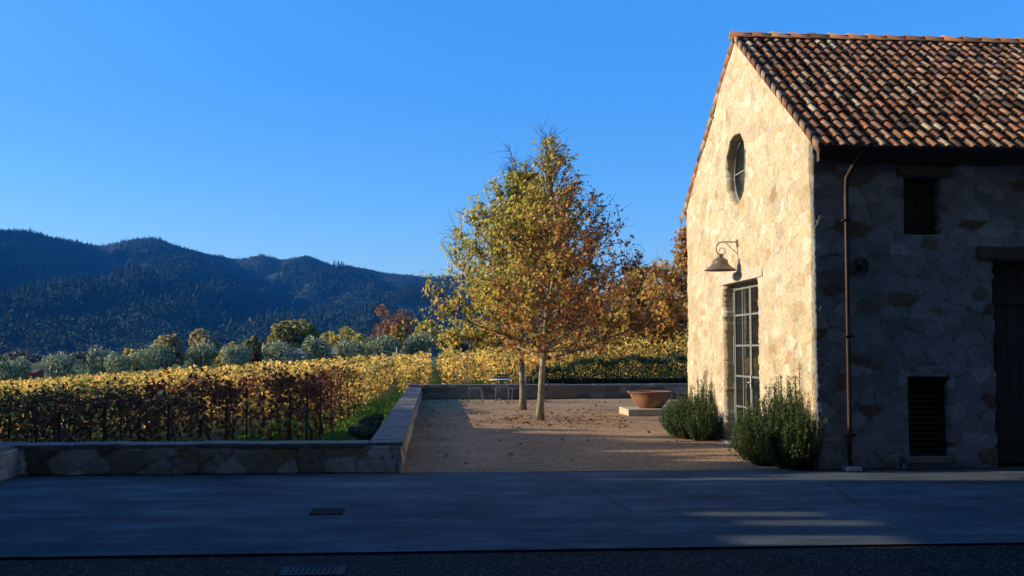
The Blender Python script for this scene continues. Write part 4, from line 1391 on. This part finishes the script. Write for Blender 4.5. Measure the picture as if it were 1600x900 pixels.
for k in range(3):
    a = R(30 + k * 120)
    b = MB(); b.tube([(0, 0, .14), (.16 * math.cos(a), .16 * math.sin(a), .06), (.26 * math.cos(a), .26 * math.sin(a), .0)], .013, 6); b.build('leg', MAT['chair'], tb)

# ------------------------------------------------------------------ drain grates
def grate(x, y, w, d, z, rim, mframe, mbar, label, nb=9):
    root = tag(empty('drain_grate', (x, y, z)), label, 'drain grate', 'drain grates in the paving')
    b = MB()
    b.box(-w / 2, w / 2, -d / 2, -d / 2 + rim, -.02, .006); b.box(-w / 2, w / 2, d / 2 - rim, d / 2, -.02, .006)
    b.box(-w / 2, -w / 2 + rim * 1.6, -d / 2 + rim, d / 2 - rim, -.02, .006); b.box(w / 2 - rim * 1.6, w / 2, -d / 2 + rim, d / 2 - rim, -.02, .006)
    b.build('frame', mframe, root)
    b = MB()
    iw = w - rim * 3.2
    for k in range(nb):
        xx = -iw / 2 + (k + .5) * iw / nb
        b.box(xx - iw / nb * .2, xx + iw / nb * .2, -d / 2 + rim, d / 2 - rim, -.012, .004)
    b.build('bars', mbar, root)
    b = MB(); b.box(-w / 2 + rim, w / 2 - rim, -d / 2 + rim, d / 2 - rim, .001, .0025); b.build('pit', MAT['pit'], root)
    return root
grate(-1.05, 10.27, .32, .33, .002, .018, MAT['grate'], MAT['grate'], 'dark slotted drain grate set in the concrete drive', 10)
grate(-.88, 7.66, .46, .30, -.016, .035, MAT['galv'], MAT['galv'], 'drain grate with wide pale frame in the dark forecourt nearest the viewer', 9)

# fallen leaves on the gravel
r = np.random.default_rng(400)
n = 560
k = r.random(n)
x = np.where(k < .5, 2.6 + r.normal(0, 1.0, n), r.uniform(-.3, 5.6, n)); y = np.where(k < .5, 22.6 + r.normal(0, 1.1, n), r.uniform(14.0, 32, n))
ok = (x > -.35) & ((x < 4.85) | (y > 20.4)) & (y > 13.6) & (y < 32.4) & (np.hypot(x - 2.39, y - 22.92) > .2)
ok &= ~((x > 4.5) & (y > 24.2) & (y < 25.6))
ok &= ((y > 20) | (r.random(n) < .35))
x, y = x[ok], y[ok]; n = len(x)
P = np.stack([x, y, .022 + r.uniform(0, .025, n)], -1)
C = palette(n, [(.24, .085, .03), (.33, .13, .04), (.14, .06, .03), (.42, .27, .05), (.20, .10, .05)], (3, 3, 2, 1.2, 2), r, .25)
tag(link('fallen_leaves', leaf_mesh('fallen_leaves', P, r.uniform(.6, 1.2, n) * .062, C, 'maple', np.tile((0, 0, 1.0), (n, 1)), 2.2, 0, r, .5), MAT['leaf']),
    'russet fallen leaves scattered over the gravel under the plane trees', 'leaves', None, 'stuff')
# grass between the rows near the court
n = 30000
x = np.concatenate([r.uniform(-4.2, -.9, n // 2), r.uniform(-1.6, 4.2, n // 2)]); y = np.concatenate([r.uniform(13.9, 33, n // 2), r.uniform(33.4, 50, n // 2)])
P = np.stack([x, y, terrain(x, y) + .04], -1)
C = palette(n, [(.08, .19, .025), (.12, .23, .035), (.16, .23, .05)], (2, 2, 1), r, .25)
tag(link('grass', leaf_mesh('grass', P, r.uniform(.6, 1.3, n) * .075, C, 'long', None, 0, 2.5, r), MAT['vine']), 'short green grass between the vine rows', 'grass', None, 'stuff')

# ------------------------------------------------------------------ unseen barn, hall and evergreens added to block light
bn = tag(empty('barn', (-15, 0, 0)), 'unseen plain gabled barn, added left of the drive to shade it', 'building')
b = MB()
b.box(-5, 5, -11.9, -11.5, -1.2, 5.6); b.box(-5, 5, 13.2, 13.6, -1.2, 5.6); b.box(-5, -4.6, -11.5, 13.2, -1.2, 5.6)
slots = [(9.42, 9.86, 4.08, 4.62), (10.36, 10.64, 4.2, 4.66), (10.86, 11.14, 4.1, 4.55)]      # slots cut to throw sun patches on the drive
ya = -11.5
for s0, s1, z0, z1 in slots:
    b.box(4.7, 5, ya, s0, -1.2, 5.6); b.box(4.7, 5, s0, s1, -1.2, z0); b.box(4.7, 5, s0, s1, z1, 5.6); ya = s1
b.box(4.7, 5, ya, 13.2, -1.2, 5.6)
for yy in (-11.9, 13.2):
    b.add([(-5, yy, 5.6), (5, yy, 5.6), (0, yy, 8.75), (-5, yy + .4, 5.6), (5, yy + .4, 5.6), (0, yy + .4, 8.75)], [(0, 1, 2), (5, 4, 3), (0, 3, 4, 1), (1, 4, 5, 2), (2, 5, 3, 0)])
b.build('wall', MAT['stucco'], bn)
b = MB()
def slab(y0, y1, sx):
    V = [(0, y0, 9.0), (0, y1, 9.0), (sx * 5.4, y1, 5.6), (sx * 5.4, y0, 5.6)]
    b.add(V + [(x, y, z - .12) for x, y, z in V], [(0, 1, 2, 3), (7, 6, 5, 4), (0, 4, 5, 1), (1, 5, 6, 2), (2, 6, 7, 3), (3, 7, 4, 0)])
slab(-12.2, 13.9, 1); slab(-12.2, 9.3, -1); slab(12.2, 13.9, -1)      # one far bay left open so sun reaches the slots
b.build('roof', MAT['greyroof'], bn)
b = MB(); b.box(5.0, 5.06, -1.2, 1.2, 0, 2.8); b.build('door', MAT['wood'], bn)
wy = tag(empty('sky_block_hall', (2, -3, 0)), 'unseen tall hall, added over the camera to block sky light', 'building')
b = MB(); b.box(-11.4, 17, -9, 10.6, 4.6, 14.0)  # added overhead mass that cuts sky light on drive and facade
b.box(-11.4, 17, -9.4, -9, -.1, 14.0)
b.build('wall', MAT['stucco'], wy)
for x in (-10.9, 16.5):
    b = MB(); b.box(x - .5, x + .5, -9, 10.6, -.1, 4.6); b.build('pier', MAT['stucco'], wy)
b = MB()
V = [(-11.6, -10, 14), (17.4, -10, 14), (17.4, 11.0, 14), (-11.6, 11.0, 14), (-11.6, .5, 16.4), (17.4, .5, 16.4)]
b.add(V, [(0, 1, 5, 4), (2, 3, 4, 5), (0, 4, 3), (1, 2, 5), (3, 2, 1, 0)]); b.build('roof', MAT['greyroof'], wy)
SG = 'unseen evergreen trees added left of the drive'
DK = [(.03, .055, .02), (.045, .07, .025), (.02, .04, .015)]
st_ = [(-12.6, 15.0, 7.2, 2.5), (-12.7, 16.7, 7.0, 2.6), (-12.5, 18.2, 7.5, 2.3), (-12.8, 19.8, 7.0, 2.5), (-12.9, 21.3, 6.4, 2.4), (-13.2, 23.3, 5.0, 2.2), (-13.5, 24.9, 4.8, 2.2), (-14.6, 15.9, 7.9, 2.4), (-14.8, 19.0, 8.1, 2.4), (-15.0, 20.7, 7.2, 2.4), (-14.7, 17.4, 7.8, 2.2)]  # added crowns, heights set to shade the front vines and gravel
e0 = None
for k, (x, y, h, w) in enumerate(st_):
    z = gz(x, y)
    if e0 is None:
        e0 = leafy('shade_evergreen', (x, y, z), 7.5, 4.2, 330, DK, (1, 1, 1), 'unseen dense dark evergreen, added in a row to shade court and vines', 'tree', 3600, .24, .8, .16, group=SG, lobes=22, crown_lo=.1)
    else:
        copy_tree(e0, (x, y, z), k * 1.3, (w / 4.2, w / 4.2, h / 7.5))

# ------------------------------------------------------------------ valley air
hz_m = bpy.data.materials.new('valley_haze')
hz_m.use_nodes = True
hn = hz_m.node_tree
hn.nodes.remove(hn.nodes['Principled BSDF'])
pv = hn.nodes.new('ShaderNodeVolumePrincipled')
pv.inputs['Color'].default_value = (.03, .29, 1.0, 1)
pv.inputs['Density'].default_value = 0.00011
pv.inputs['Anisotropy'].default_value = 0.0
hn.links.new(pv.outputs[0], hn.nodes['Material Output'].inputs['Volume'])
b = MB(); b.box(-4200, 4500, -3300, 6500, -8, 1700)
hzo = b.build('haze', hz_m); tag(hzo, kind='stuff')
hzo['label'] = 'thin blue air between the vineyard and the hills'
hzo['category'] = 'haze'
